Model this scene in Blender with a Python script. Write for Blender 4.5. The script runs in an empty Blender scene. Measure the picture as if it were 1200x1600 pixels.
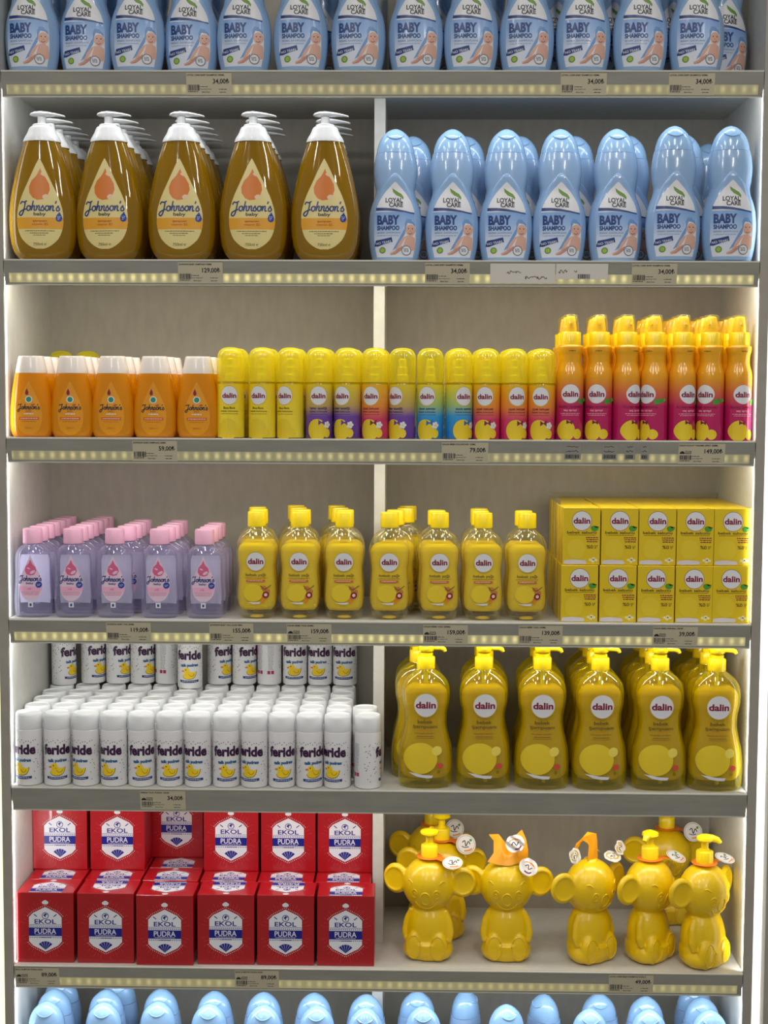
import bpy, bmesh, math, random
from mathutils import Vector, Matrix
from mathutils.bvhtree import BVHTree

# ------------------------------------------------------------------ camera
SC = bpy.context.scene
COL = SC.collection
CAM_D = 2.31
CAM_H = 1.5
YAW, PITCH, ROLL = 0.01961783, 0.0762577, 0.00465327
FPX = 2310.0


def cam_axes():
    c, s = math.cos, math.sin
    fw = Vector((-s(YAW) * c(PITCH), c(YAW) * c(PITCH), -s(PITCH)))
    r = Vector((c(YAW), s(YAW), 0))
    u = r.cross(fw)
    return c(ROLL) * r + s(ROLL) * u, -s(ROLL) * r + c(ROLL) * u, fw


CR, CU, CF = cam_axes()
cd = bpy.data.cameras.new('camera')
cam = bpy.data.objects.new('camera', cd)
COL.objects.link(cam)
cd.sensor_fit = 'VERTICAL'
cd.sensor_height = 36.0
cd.lens = 36.0 * FPX / 1600.0
cd.clip_start, cd.clip_end = 0.05, 60
mw = Matrix(((CR.x, CU.x, -CF.x, 0), (CR.y, CU.y, -CF.y, -CAM_D), (CR.z, CU.z, -CF.z, CAM_H), (0, 0, 0, 1)))
cam.matrix_world = mw
SC.camera = cam


def at(px, py, Y):
    """world x, z of the shelf-space point at depth Y that a photo measurement names"""
    d = CR * ((px - 600) / FPX) - CU * ((py - 800) / FPX) + CF
    t = (Y + CAM_D) / d.y
    return d.x * t, d.z * t + CAM_H


# ------------------------------------------------------------------ view, world, lights
SC.view_settings.view_transform = 'Standard'
SC.view_settings.look = 'None'
SC.view_settings.gamma = 1.0
SC.view_settings.use_curve_mapping = False
SC.view_settings.exposure = -0.15
try:
    SC.cycles.use_denoising = True
    SC.cycles.max_bounces = 10
    SC.cycles.transparent_max_bounces = 24
    SC.cycles.sample_clamp_indirect = 4.0
    SC.cycles.caustics_refractive = False
    SC.cycles.caustics_reflective = False
except Exception:
    pass
W = bpy.data.worlds.new('shop')
SC.world = W
W.use_nodes = True
W.node_tree.nodes['Background'].inputs[0].default_value = (0.93, 0.96, 1.0, 1)
W.node_tree.nodes['Background'].inputs[1].default_value = 0.22


def area(name, loc, size, size_y, power, direction, color=(1, 1, 1), xdir=None):
    l = bpy.data.lights.new(name, 'AREA')
    l.shape = 'RECTANGLE'
    l.size, l.size_y = size, size_y
    l.energy = power
    l.color = color
    o = bpy.data.objects.new(name, l)
    COL.objects.link(o)
    z = -Vector(direction).normalized()
    x = Vector(xdir or (1, 0, 0))
    x = (x - z * x.dot(z)).normalized()
    y = z.cross(x)
    o.matrix_world = Matrix(((x.x, y.x, z.x, loc[0]), (x.y, y.y, z.y, loc[1]), (x.z, y.z, z.z, loc[2]), (0, 0, 0, 1)))
    return o


# fluorescent fittings of the shop's ceiling, above and behind the photographer
for lx in (-1.5, -0.45, 0.5, 1.5):
    area('ceiling_light', (lx, -1.7, 2.95), 0.13, 1.3, 15, (0.02, 0.2, -1), (1.0, 0.97, 0.92), (1, 0, 0))
for lx in (-1.2, 1.2):
    area('ceiling_light', (lx, -3.6, 2.95), 0.13, 1.5, 30, (0, 0.5, -1), (1.0, 0.97, 0.92), (1, 0, 0))

XL, XR = -0.640, 0.5325
DEPTH = 0.294
TOPS = {1: 2.002, 2: 1.7142, 3: 1.4375, 4: 1.1504, 5: 0.880, 6: 0.588, 7: 0.300}
CEIL = {1: 2.30, 2: 2.002, 3: 1.7142, 4: 1.4375, 5: 1.1504, 6: 0.880, 7: 0.588}
BOARD = 0.019
LEDW = {2: 0.78, 3: 1.6, 4: 1.2, 5: 0.95, 6: 1.0, 7: 1.15}
LEDC = {2: (0.96, 0.98, 1.0), 3: (1, 0.94, 0.80), 4: (1, 0.96, 0.86), 5: (1, 0.97, 0.9), 6: (1, 0.96, 0.88), 7: (0.9, 0.96, 1.0)}
for k in range(2, 8):
    z = CEIL[k]
    area('led_strip_light', ((XL + XR) / 2, 0.014, z - BOARD - 0.002), XR - XL - 0.03, 0.006, LEDW[k], (0, 0.42, -1), LEDC[k])
    zc, h = (CEIL[k] + TOPS[k]) / 2 - 0.012, CEIL[k] - TOPS[k] - 0.03
    for sx, xx in ((1, XL + 0.0015), (-1, XR - 0.0015)):
        area('side_led_light', (xx, 0.008, zc), h, 0.005, {2: 0.08, 3: 0.10, 4: 0.10 if sx > 0 else 0.07, 5: 0.12}.get(k, 0.18), (-sx * 0.3, 1, 0), (0.93, 0.98, 1.0), (0, 0, 1))


# ------------------------------------------------------------------ materials
def lin(c):
    c = c / 255.0
    return c / 12.92 if c <= 0.04045 else ((c + 0.055) / 1.055) ** 2.4


def rgb(c):
    return (lin(c[0]), lin(c[1]), lin(c[2]), 1.0)


MATS = {}


def mat(name, col, rough=0.5, metal=0.0, coat=0.0, emit=None, estr=0.0, sub=0.0, spec=0.5):
    if name in MATS:
        return MATS[name]
    m = bpy.data.materials.new(name)
    m.use_nodes = True
    b = m.node_tree.nodes['Principled BSDF']
    b.inputs['Base Color'].default_value = rgb(col)
    b.inputs['Roughness'].default_value = rough
    b.inputs['Metallic'].default_value = metal
    b.inputs['Coat Weight'].default_value = coat
    b.inputs['Coat Roughness'].default_value = 0.08
    b.inputs['Specular IOR Level'].default_value = spec
    if emit:
        b.inputs['Emission Color'].default_value = rgb(emit)
        b.inputs['Emission Strength'].default_value = estr
    MATS[name] = m
    return m


def clear(name, tint, body, opaque, rough=0.06, ior=1.45, gloss=1.0, edge=0.4, tl_=0.15):
    """coloured see-through plastic or liquid: tinted transmission + body colour + a glossy skin"""
    if name in MATS:
        return MATS[name]
    m = bpy.data.materials.new(name)
    m.use_nodes = True
    nt = m.node_tree
    nt.nodes.clear()
    N = nt.nodes.new
    L = nt.links.new
    out = N('ShaderNodeOutputMaterial')
    tr = N('ShaderNodeBsdfTransparent'); tr.inputs[0].default_value = rgb(tint)
    di = N('ShaderNodeBsdfDiffuse'); di.inputs[0].default_value = rgb(body)
    tl = N('ShaderNodeBsdfTranslucent'); tl.inputs[0].default_value = rgb(body)
    dm = N('ShaderNodeMixShader'); dm.inputs[0].default_value = tl_
    L(di.outputs[0], dm.inputs[1]); L(tl.outputs[0], dm.inputs[2])
    mx = N('ShaderNodeMixShader')
    # denser towards the silhouette, where one looks through more of it
    lw = N('ShaderNodeLayerWeight'); lw.inputs[0].default_value = 0.35
    ma = N('ShaderNodeMath'); ma.operation = 'MULTIPLY_ADD'
    ma.inputs[1].default_value = (1 - opaque) * edge; ma.inputs[2].default_value = opaque
    L(lw.outputs['Facing'], ma.inputs[0])
    L(ma.outputs[0], mx.inputs[0])
    L(tr.outputs[0], mx.inputs[1]); L(dm.outputs[0], mx.inputs[2])
    gl = N('ShaderNodeBsdfGlossy'); gl.inputs[0].default_value = (1, 1, 1, 1); gl.inputs['Roughness'].default_value = rough
    fr = N('ShaderNodeFresnel'); fr.inputs[0].default_value = ior
    fm = N('ShaderNodeMath'); fm.operation = 'MULTIPLY'; fm.inputs[1].default_value = gloss
    # only the outer face mirrors the room
    ge = N('ShaderNodeNewGeometry')
    bf = N('ShaderNodeMath'); bf.operation = 'SUBTRACT'; bf.inputs[0].default_value = 1.0
    L(ge.outputs['Backfacing'], bf.inputs[1])
    fb = N('ShaderNodeMath'); fb.operation = 'MULTIPLY'
    L(fr.outputs[0], fb.inputs[0]); L(bf.outputs[0], fb.inputs[1])
    L(fb.outputs[0], fm.inputs[0])
    m2 = N('ShaderNodeMixShader')
    L(fm.outputs[0], m2.inputs[0]); L(mx.outputs[0], m2.inputs[1]); L(gl.outputs[0], m2.inputs[2])
    L(m2.outputs[0], out.inputs[0])
    MATS[name] = m
    return m


def ramp_mat(name, stops, z0, z1, rough=0.3, coat=0.3, axis='Z', noise=0.0):
    """printed colour gradient along the height of a pack (mm, in the part's own space)"""
    if name in MATS:
        return MATS[name]
    m = bpy.data.materials.new(name)
    m.use_nodes = True
    nt = m.node_tree
    b = nt.nodes['Principled BSDF']
    b.inputs['Roughness'].default_value = rough
    b.inputs['Coat Weight'].default_value = coat
    b.inputs['Coat Roughness'].default_value = 0.08
    N = nt.nodes.new
    L = nt.links.new
    tc = N('ShaderNodeTexCoord')
    sp = N('ShaderNodeSeparateXYZ')
    L(tc.outputs['Object'], sp.inputs[0])
    mr = N('ShaderNodeMapRange')
    mr.inputs['From Min'].default_value = z0 / 1000
    mr.inputs['From Max'].default_value = z1 / 1000
    L(sp.outputs[axis], mr.inputs[0])
    cr = N('ShaderNodeValToRGB')
    el = cr.color_ramp.elements
    while len(el) > 1:
        el.remove(el[-1])
    el[0].position = stops[0][0]; el[0].color = rgb(stops[0][1])
    for p, c in stops[1:]:
        e = el.new(p); e.color = rgb(c)
    L(mr.outputs[0], cr.inputs[0])
    L(cr.outputs[0], b.inputs['Base Color'])
    MATS[name] = m
    return m


def noisy(name, ca, cb, scale, rough=0.6, bump=0.0, coat=0.0, stretch=(1, 1, 1)):
    if name in MATS:
        return MATS[name]
    m = bpy.data.materials.new(name)
    m.use_nodes = True
    nt = m.node_tree
    b = nt.nodes['Principled BSDF']
    b.inputs['Roughness'].default_value = rough
    b.inputs['Coat Weight'].default_value = coat
    N = nt.nodes.new
    L = nt.links.new
    tc = N('ShaderNodeTexCoord')
    mp = N('ShaderNodeMapping'); mp.inputs['Scale'].default_value = stretch
    nz = N('ShaderNodeTexNoise'); nz.inputs['Scale'].default_value = scale; nz.inputs['Detail'].default_value = 5
    cr = N('ShaderNodeValToRGB')
    cr.color_ramp.elements[0].position = 0.3; cr.color_ramp.elements[0].color = rgb(ca)
    cr.color_ramp.elements[1].position = 0.7; cr.color_ramp.elements[1].color = rgb(cb)
    L(tc.outputs['Object'], mp.inputs[0]); L(mp.outputs[0], nz.inputs[0]); L(nz.outputs[0], cr.inputs[0])
    L(cr.outputs[0], b.inputs['Base Color'])
    if bump:
        bp = N('ShaderNodeBump'); bp.inputs['Strength'].default_value = bump; bp.inputs['Distance'].default_value = 0.001
        L(nz.outputs[0], bp.inputs['Height']); L(bp.outputs[0], b.inputs['Normal'])
    MATS[name] = m
    return m


# ------------------------------------------------------------------ mesh helpers (millimetres in, metres out)
def link(name, bm, mats, parent=None, smooth=True, sharp=35):
    me = bpy.data.meshes.new(name)
    bmesh.ops.transform(bm, matrix=Matrix.Scale(0.001, 4), verts=bm.verts)
    bm.to_mesh(me)
    bm.free()
    if not isinstance(mats, (list, tuple)):
        mats = [mats]
    for m in mats:
        me.materials.append(m)
    if smooth:
        me.shade_smooth()
        if sharp:
            me.set_sharp_from_angle(angle=math.radians(sharp))
    o = bpy.data.objects.new(name, me)
    COL.objects.link(o)
    if parent:
        o.parent = parent
    return o


def hermite(ctrl):
    """smooth interpolation of (z, v1, v2 ...) rows"""
    zs = [c[0] for c in ctrl]
    n = len(ctrl)

    def slope(k, j):
        if k == 0 or k == n - 1:
            a, b = (0, 1) if k == 0 else (n - 2, n - 1)
            return (ctrl[b][j] - ctrl[a][j]) / max(1e-6, zs[b] - zs[a])
        d0 = (ctrl[k][j] - ctrl[k - 1][j]) / max(1e-6, zs[k] - zs[k - 1])
        d1 = (ctrl[k + 1][j] - ctrl[k][j]) / max(1e-6, zs[k + 1] - zs[k])
        if d0 * d1 <= 0:
            return 0.0
        return 2 * d0 * d1 / (d0 + d1)
    S = [[slope(k, j) for j in range(1, len(ctrl[0]))] for k in range(n)]

    def f(z):
        if z <= zs[0]:
            return ctrl[0][1:]
        if z >= zs[-1]:
            return ctrl[-1][1:]
        k = max(i for i in range(n - 1) if zs[i] <= z)
        h = max(1e-6, zs[k + 1] - zs[k])
        t = (z - zs[k]) / h
        o = []
        for j in range(1, len(ctrl[0])):
            p0, p1, m0, m1 = ctrl[k][j], ctrl[k + 1][j], S[k][j - 1] * h, S[k + 1][j - 1] * h
            o.append((2 * t**3 - 3 * t**2 + 1) * p0 + (t**3 - 2 * t**2 + t) * m0 + (-2 * t**3 + 3 * t**2) * p1 + (t**3 - t**2) * m1)
        return tuple(o)
    return f


class Form:
    """a bottle-like body: half width a and half depth b along z, superellipse section"""

    def __init__(self, ctrl, p=2.0):
        self.f = hermite(ctrl)
        self.z0, self.z1 = ctrl[0][0], ctrl[-1][0]
        self.p = p
        self.ctrl = ctrl

    def front(self, x, z):
        a, b = self.f(z)
        q = min(0.995, abs(x) / max(a, 1e-3))
        return -b * (1 - q ** self.p) ** (1 / self.p)

    def loft(self, bm, step=4.0, seg=40, inset=0.0, z0=None, z1=None, mi=0, close=True):
        z0 = self.z0 if z0 is None else z0
        z1 = self.z1 if z1 is None else z1
        n = max(2, int((z1 - z0) / step))
        zs = sorted(set([z0 + (z1 - z0) * i / n for i in range(n + 1)] + [c[0] for c in self.ctrl if z0 < c[0] < z1]))
        rings = []
        for z in zs:
            a, b = self.f(z)
            a, b = max(a - inset, 0.3), max(b - inset, 0.3)
            ring = []
            for k in range(seg):
                t = 2 * math.pi * k / seg
                c, s = math.cos(t), math.sin(t)
                e = 2 / self.p
                ring.append(bm.verts.new((a * math.copysign(abs(c) ** e, c), b * math.copysign(abs(s) ** e, s), z)))
            rings.append(ring)
        fs = []
        for r0, r1 in zip(rings, rings[1:]):
            for k in range(seg):
                fs.append(bm.faces.new((r0[k], r0[(k + 1) % seg], r1[(k + 1) % seg], r1[k])))
        if close:
            fs.append(bm.faces.new(list(reversed(rings[0]))))
            fs.append(bm.faces.new(rings[-1]))
        for f in fs:
            f.material_index = mi
        return fs


def lathe(bm, prof, seg=28, c=(0, 0), mi=0, close=True):
    rings = []
    for r, z in prof:
        rings.append([bm.verts.new((c[0] + max(r, 0.05) * math.cos(2 * math.pi * k / seg), c[1] + max(r, 0.05) * math.sin(2 * math.pi * k / seg), z)) for k in range(seg)])
    for r0, r1 in zip(rings, rings[1:]):
        for k in range(seg):
            bm.faces.new((r0[k], r0[(k + 1) % seg], r1[(k + 1) % seg], r1[k])).material_index = mi
    if close:
        bm.faces.new(list(reversed(rings[0]))).material_index = mi
        bm.faces.new(rings[-1]).material_index = mi


def tube(bm, pts, rad, seg=10, mi=0, flat=1.0):
    pts = [Vector(p) for p in pts]
    if not isinstance(rad, (list, tuple)):
        rad = [rad] * len(pts)
    rings = []
    for i, p in enumerate(pts):
        d = (pts[min(i + 1, len(pts) - 1)] - pts[max(i - 1, 0)]).normalized()
        up = Vector((0, 0, 1)) if abs(d.z) < 0.9 else Vector((0, 1, 0))
        s = d.cross(up).normalized()
        u = s.cross(d).normalized()
        rings.append([bm.verts.new(p + s * (rad[i] * math.cos(2 * math.pi * k / seg)) + u * (flat * rad[i] * math.sin(2 * math.pi * k / seg))) for k in range(seg)])
    for r0, r1 in zip(rings, rings[1:]):
        for k in range(seg):
            bm.faces.new((r0[k], r0[(k + 1) % seg], r1[(k + 1) % seg], r1[k])).material_index = mi
    bm.faces.new(list(reversed(rings[0]))).material_index = mi
    bm.faces.new(rings[-1]).material_index = mi


def box(bm, x0, x1, y0, y1, z0, z1, mi=0, bev=0.0):
    r = bmesh.ops.create_cube(bm, size=1)
    vs = r['verts']
    for v in vs:
        v.co = Vector((x0 if v.co.x < 0 else x1, y0 if v.co.y < 0 else y1, z0 if v.co.z < 0 else z1))
    es = list({e for v in vs for e in v.link_edges})
    for f in {f for v in vs for f in v.link_faces}:
        f.material_index = mi
    if bev:
        bmesh.ops.bevel(bm, geom=es, offset=bev, segments=2, affect='EDGES', profile=0.5)


def ellipsoid(bm, c, r, rot=None, mi=0, useg=28, vseg=18):
    M = Matrix.Translation(Vector(c)) @ (rot or Matrix.Identity(4)) @ Matrix.Diagonal((r[0], r[1], r[2], 1))
    res = bmesh.ops.create_uvsphere(bm, u_segments=useg, v_segments=vseg, radius=1, matrix=M)
    for f in {f for v in res['verts'] for f in v.link_faces}:
        f.material_index = mi


# ------------------------------------------------------------------ printed artwork
_fc = bpy.data.curves.new('lettering', 'FONT')
_fc.resolution_u = 3
_fo = bpy.data.objects.new('lettering', _fc)
_TXT = {}


def glyphs(s, bold):
    key = (s, bold)
    if key not in _TXT:
        _fc.body = s
        _fc.offset = bold
        me = bpy.data.meshes.new_from_object(_fo)
        vs = [(v.co.x, v.co.y) for v in me.vertices]
        fs = [tuple(p.vertices) for p in me.polygons]
        bpy.data.meshes.remove(me)
        _TXT[key] = (vs, fs)
    return _TXT[key]


_hv = glyphs('H', 0)[0]
CAPH = max(v[1] for v in _hv) - min(v[1] for v in _hv)


def smooth_line(pts, n=5):
    out = []
    for i in range(len(pts) - 1):
        p0 = pts[max(i - 1, 0)]; p1 = pts[i]; p2 = pts[i + 1]; p3 = pts[min(i + 2, len(pts) - 1)]
        for k in range(n):
            t = k / n
            out.append(tuple(0.5 * ((2 * p1[j]) + (-p0[j] + p2[j]) * t + (2 * p0[j] - 5 * p1[j] + 4 * p2[j] - p3[j]) * t * t + (-p0[j] + 3 * p1[j] - 3 * p2[j] + p3[j]) * t**3) for j in (0, 1)))
    out.append(tuple(pts[-1]))
    return out


SCRIPT = {
    'J': (1.25, [[(-0.1, 1.35), (0.15, 1.85), (0.6, 1.75), (1.15, 2.0)], [(0.85, 1.85), (0.8, 0.9), (0.65, -0.3), (0.3, -0.95), (-0.1, -0.7), (0.05, -0.2), (0.6, 0.15), (1.15, 0.35)]]),
    'o': (0.86, [[(0.4, 1.0), (0.1, 0.8), (0.08, 0.3), (0.38, 0.0), (0.7, 0.25), (0.7, 0.75), (0.4, 1.0), (0.9, 0.8)]]),
    'h': (0.95, [[(0.3, 2.0), (0.2, 1.0), (0.12, 0.0)], [(0.15, 0.35), (0.4, 0.95), (0.66, 0.9), (0.62, 0.3), (0.75, 0.0), (0.98, 0.15)]]),
    'n': (0.95, [[(0.0, 0.8), (0.18, 0.95), (0.12, 0.0)], [(0.15, 0.35), (0.4, 0.95), (0.66, 0.9), (0.62, 0.3), (0.75, 0.0), (0.98, 0.15)]]),
    's': (0.8, [[(0.0, 0.35), (0.35, 1.05), (0.4, 0.75), (0.65, 0.4), (0.5, 0.02), (0.15, 0.05), (0.1, 0.3)]]),
    "'": (0.28, [[(0.15, 2.0), (0.05, 1.45)]]),
}


class Art:
    def __init__(self):
        self.bm = bmesh.new()
        self.mats = []

    def mi(self, m):
        if m not in self.mats:
            self.mats.append(m)
        return self.mats.index(m)

    def poly(self, pts, m, layer=0):
        i = self.mi(m)
        vs = [self.bm.verts.new((p[0], p[1], layer)) for p in pts]
        f = self.bm.faces.new(vs)
        f.material_index = i
        if len(vs) > 4:
            bmesh.ops.triangulate(self.bm, faces=[f])

    def rect(self, x0, z0, x1, z1, m, layer=0, skew=0.0):
        self.poly([(x0, z0), (x1, z0 + skew), (x1, z1 + skew), (x0, z1)], m, layer)

    def ell(self, cx, cz, rx, rz, m, layer=0, rot=0.0, seg=28):
        c, s = math.cos(rot), math.sin(rot)
        self.poly([(cx + rx * math.cos(t) * c - rz * math.sin(t) * s, cz + rx * math.cos(t) * s + rz * math.sin(t) * c) for t in [2 * math.pi * k / seg for k in range(seg)]], m, layer)

    def sides(self, rows, m, layer=0, n=1):
        """rows of (z, xleft, xright)"""
        for a, b in zip(rows, rows[1:]):
            self.poly([(a[1], a[0]), (a[2], a[0]), (b[2], b[0]), (b[1], b[0])], m, layer)

    def stroke(self, pts, w, m, layer=0, n=4):
        i = self.mi(m)
        P = smooth_line(pts, n)
        prev = None
        for k in range(len(P)):
            a = P[max(k - 1, 0)]; b = P[min(k + 1, len(P) - 1)]
            dx, dz = b[0] - a[0], b[1] - a[1]
            L = math.hypot(dx, dz) or 1
            nx, nz = -dz / L * w / 2, dx / L * w / 2
            cur = (self.bm.verts.new((P[k][0] + nx, P[k][1] + nz, layer)), self.bm.verts.new((P[k][0] - nx, P[k][1] - nz, layer)))
            if prev:
                self.bm.faces.new((prev[0], prev[1], cur[1], cur[0])).material_index = i
            prev = cur

    def text(self, s, x, z, h, m, layer=2, w=None, al='C', bold=0.012, shear=0.0, rot=0.0):
        vs, fs = glyphs(s, bold)
        if not vs:
            return
        i = self.mi(m)
        x0, x1 = min(v[0] for v in vs), max(v[0] for v in vs)
        sz = h / CAPH
        sx = (w / (x1 - x0)) if w else sz
        width = (x1 - x0) * sx
        ox = {'C': -width / 2, 'L': 0, 'R': -width}[al]
        c, sn = math.cos(rot), math.sin(rot)
        nv = []
        for v in vs:
            a = ox + (v[0] - x0) * sx + v[1] * sz * shear
            b = v[1] * sz
            nv.append(self.bm.verts.new((x + a * c - b * sn, z + a * sn + b * c, layer)))
        for f in fs:
            try:
                self.bm.faces.new([nv[k] for k in f]).material_index = i
            except ValueError:
                pass

    def script(self, s, x, z, width, xh, m, layer=2, sw=0.2):
        tot = sum(SCRIPT[c][0] for c in s)
        sx = width / tot
        cx = x - width / 2
        for ch in s:
            adv, lines = SCRIPT[ch]
            for ln in lines:
                self.stroke([(cx + (p[0] + 0.12 * p[1]) * sx, z + p[1] * xh) for p in ln], sw * xh, m, layer, 4)
            cx += adv * sx

    def lines(self, x, z, w, m, layer=2, n=2, dz=2.6, h=0.9, seed=1):
        """print too small to read in the photograph: dashes as long as words"""
        rr = random.Random(seed)
        for k in range(n):
            ww = w * (1 - 0.25 * k / max(1, n))
            cx = x - ww / 2
            while cx < x + ww / 2 - 1:
                l = min(rr.uniform(1.5, 5), x + ww / 2 - cx)
                self.rect(cx, z - k * dz, cx + l, z - k * dz + h, m, layer)
                cx += l + 0.8

    def apply(self, name, fn, parent, du=5.0, dv=8.0):
        bm = self.bm
        us = [v.co.x for v in bm.verts]
        zs = [v.co.y for v in bm.verts]
        if du:
            u = math.ceil(min(us) / du) * du
            while u < max(us):
                g = bm.verts[:] + bm.edges[:] + bm.faces[:]
                bmesh.ops.bisect_plane(bm, geom=g, plane_co=(u + 0.013, 0, 0), plane_no=(1, 0, 0), dist=1e-5)
                u += du
        if dv:
            u = math.ceil(min(zs) / dv) * dv
            while u < max(zs):
                g = bm.verts[:] + bm.edges[:] + bm.faces[:]
                bmesh.ops.bisect_plane(bm, geom=g, plane_co=(0, u + 0.017, 0), plane_no=(0, 1, 0), dist=1e-5)
                u += dv
        for v in bm.verts:
            v.co = Vector(fn(v.co.x, v.co.y, 0.25 + 0.13 * v.co.z))
        bm.normal_update()
        return link(name, bm, self.mats, parent, smooth=False)


def on_form(F, extra=0.0):
    return lambda u, v, e: (u, F.front(u, v) - e - extra, v)


def on_cyl(R, cy=0.0):
    return lambda u, v, e: ((R + e) * math.sin(u / R), cy - (R + e) * math.cos(u / R), v)


def on_plane(y):
    return lambda u, v, e: (u, y - e, v)


def on_top(z):
    return lambda u, v, e: (u, v, z + e)


# ------------------------------------------------------------------ things
def thing(name, label, cat, group=None):
    o = bpy.data.objects.new(name, None)
    COL.objects.link(o)
    o.empty_display_size = 0.02
    o['label'] = label
    o['category'] = cat
    if group:
        o['group'] = group
    return o


def tag(o, label, cat, group=None, kind=None):
    if label:
        o['label'] = label
    if cat:
        o['category'] = cat
    if group:
        o['group'] = group
    if kind:
        o['kind'] = kind
    return o


KIDS = {}


def kids(o):
    if o.name not in KIDS:
        KIDS[o.name] = list(o.children)
    return KIDS[o.name]


def dup(root):
    r = root.copy()
    COL.objects.link(r)
    for ch in kids(root):
        c = ch.copy(); COL.objects.link(c); c.parent = r
        for g in kids(ch):
            d = g.copy(); COL.objects.link(d); d.parent = c
    return r


PROTO = {}
USED = set()


def put(key, x, y, z, rot, label, group):
    p = PROTO[key]
    if key in USED:
        o = dup(p)
    else:
        for ch in kids(p):
            kids(ch)
        USED.add(key)
        o = p
    o.location = (x, y, z)
    o.rotation_euler = (0, 0, rot)
    o['label'] = label
    o['group'] = group
    return o


ORD = ['', 'first', 'second', 'third', 'fourth', 'fifth', 'sixth', 'seventh', 'eighth', 'ninth', 'tenth', 'eleventh', 'twelfth', 'thirteenth', 'fourteenth']

# ------------------------------------------------------------------ the shelving unit
white_panel = noisy('white melamine', (196, 195, 188), (204, 203, 197), 60, 0.45, 0.02)
back_m = noisy('back panel board', (160, 154, 142), (168, 162, 150), 24, 0.6, 0.05, stretch=(3, 3, 1))
edge_m = noisy('grey edge banding', (150, 144, 134), (160, 154, 144), 30, 0.55)
rail_m = noisy('grey plastic price rail', (138, 137, 128), (150, 148, 138), 14, 0.35, stretch=(1, 1, 6))
lip_m = mat('clear rail lip', (205, 203, 192), 0.25)
cover_m = mat('light strip cover', (255, 255, 250), 0.4, emit=(255, 255, 250), estr=1.6)
cover_y = mat('yellowish light cover', (255, 255, 235), 0.4, emit=(255, 255, 190), estr=1.3)


def diffuser_mat(name, base, peak, tint):
    m = bpy.data.materials.new(name)
    m.use_nodes = True
    nt = m.node_tree
    b = nt.nodes['Principled BSDF']
    b.inputs['Base Color'].default_value = rgb((150, 146, 125))
    b.inputs['Roughness'].default_value = 0.4
    N = nt.nodes.new
    L = nt.links.new
    tc = N('ShaderNodeTexCoord')
    sp = N('ShaderNodeSeparateXYZ'); L(tc.outputs['Object'], sp.inputs[0])
    # one soft spot for every led behind the cover, 16 mm apart
    m1 = N('ShaderNodeMath'); m1.operation = 'MULTIPLY'; m1.inputs[1].default_value = 2 * math.pi / 0.0162
    L(sp.outputs['X'], m1.inputs[0])
    c1 = N('ShaderNodeMath'); c1.operation = 'COSINE'; L(m1.outputs[0], c1.inputs[0])
    a1 = N('ShaderNodeMath'); a1.operation = 'MULTIPLY_ADD'; a1.inputs[1].default_value = 0.5; a1.inputs[2].default_value = 0.5
    L(c1.outputs[0], a1.inputs[0])
    p1 = N('ShaderNodeMath'); p1.operation = 'POWER'; p1.inputs[1].default_value = 1.7; L(a1.outputs[0], p1.inputs[0])
    # bright line at the led height, fading above and below
    zr = N('ShaderNodeMath'); zr.operation = 'SUBTRACT'; zr.inputs[1].default_value = -0.0275; L(sp.outputs['Z'], zr.inputs[0])
    zs = N('ShaderNodeMath'); zs.operation = 'DIVIDE'; zs.inputs[1].default_value = 0.0055; L(zr.outputs[0], zs.inputs[0])
    z2 = N('ShaderNodeMath'); z2.operation = 'MULTIPLY'; L(zs.outputs[0], z2.inputs[0]); L(zs.outputs[0], z2.inputs[1])
    zn = N('ShaderNodeMath'); zn.operation = 'MULTIPLY'; zn.inputs[1].default_value = -1.0; L(z2.outputs[0], zn.inputs[0])
    ze = N('ShaderNodeMath'); ze.operation = 'EXPONENT'; L(zn.outputs[0], ze.inputs[0])
    mu = N('ShaderNodeMath'); mu.operation = 'MULTIPLY'; L(p1.outputs[0], mu.inputs[0]); L(ze.outputs[0], mu.inputs[1])
    nz = N('ShaderNodeTexNoise'); nz.inputs['Scale'].default_value = 9; L(tc.outputs['Object'], nz.inputs[0])
    nm = N('ShaderNodeMath'); nm.operation = 'MULTIPLY_ADD'; nm.inputs[1].default_value = 1.5; nm.inputs[2].default_value = 0.2; L(nz.outputs[0], nm.inputs[0])
    mv = N('ShaderNodeMath'); mv.operation = 'MULTIPLY'; L(mu.outputs[0], mv.inputs[0]); L(nm.outputs[0], mv.inputs[1])
    st = N('ShaderNodeMath'); st.operation = 'MULTIPLY_ADD'; st.inputs[1].default_value = peak; st.inputs[2].default_value = base
    L(mv.outputs[0], st.inputs[0])
    b.inputs['Emission Color'].default_value = rgb(tint)
    L(st.outputs[0], b.inputs['Emission Strength'])
    return m


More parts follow.
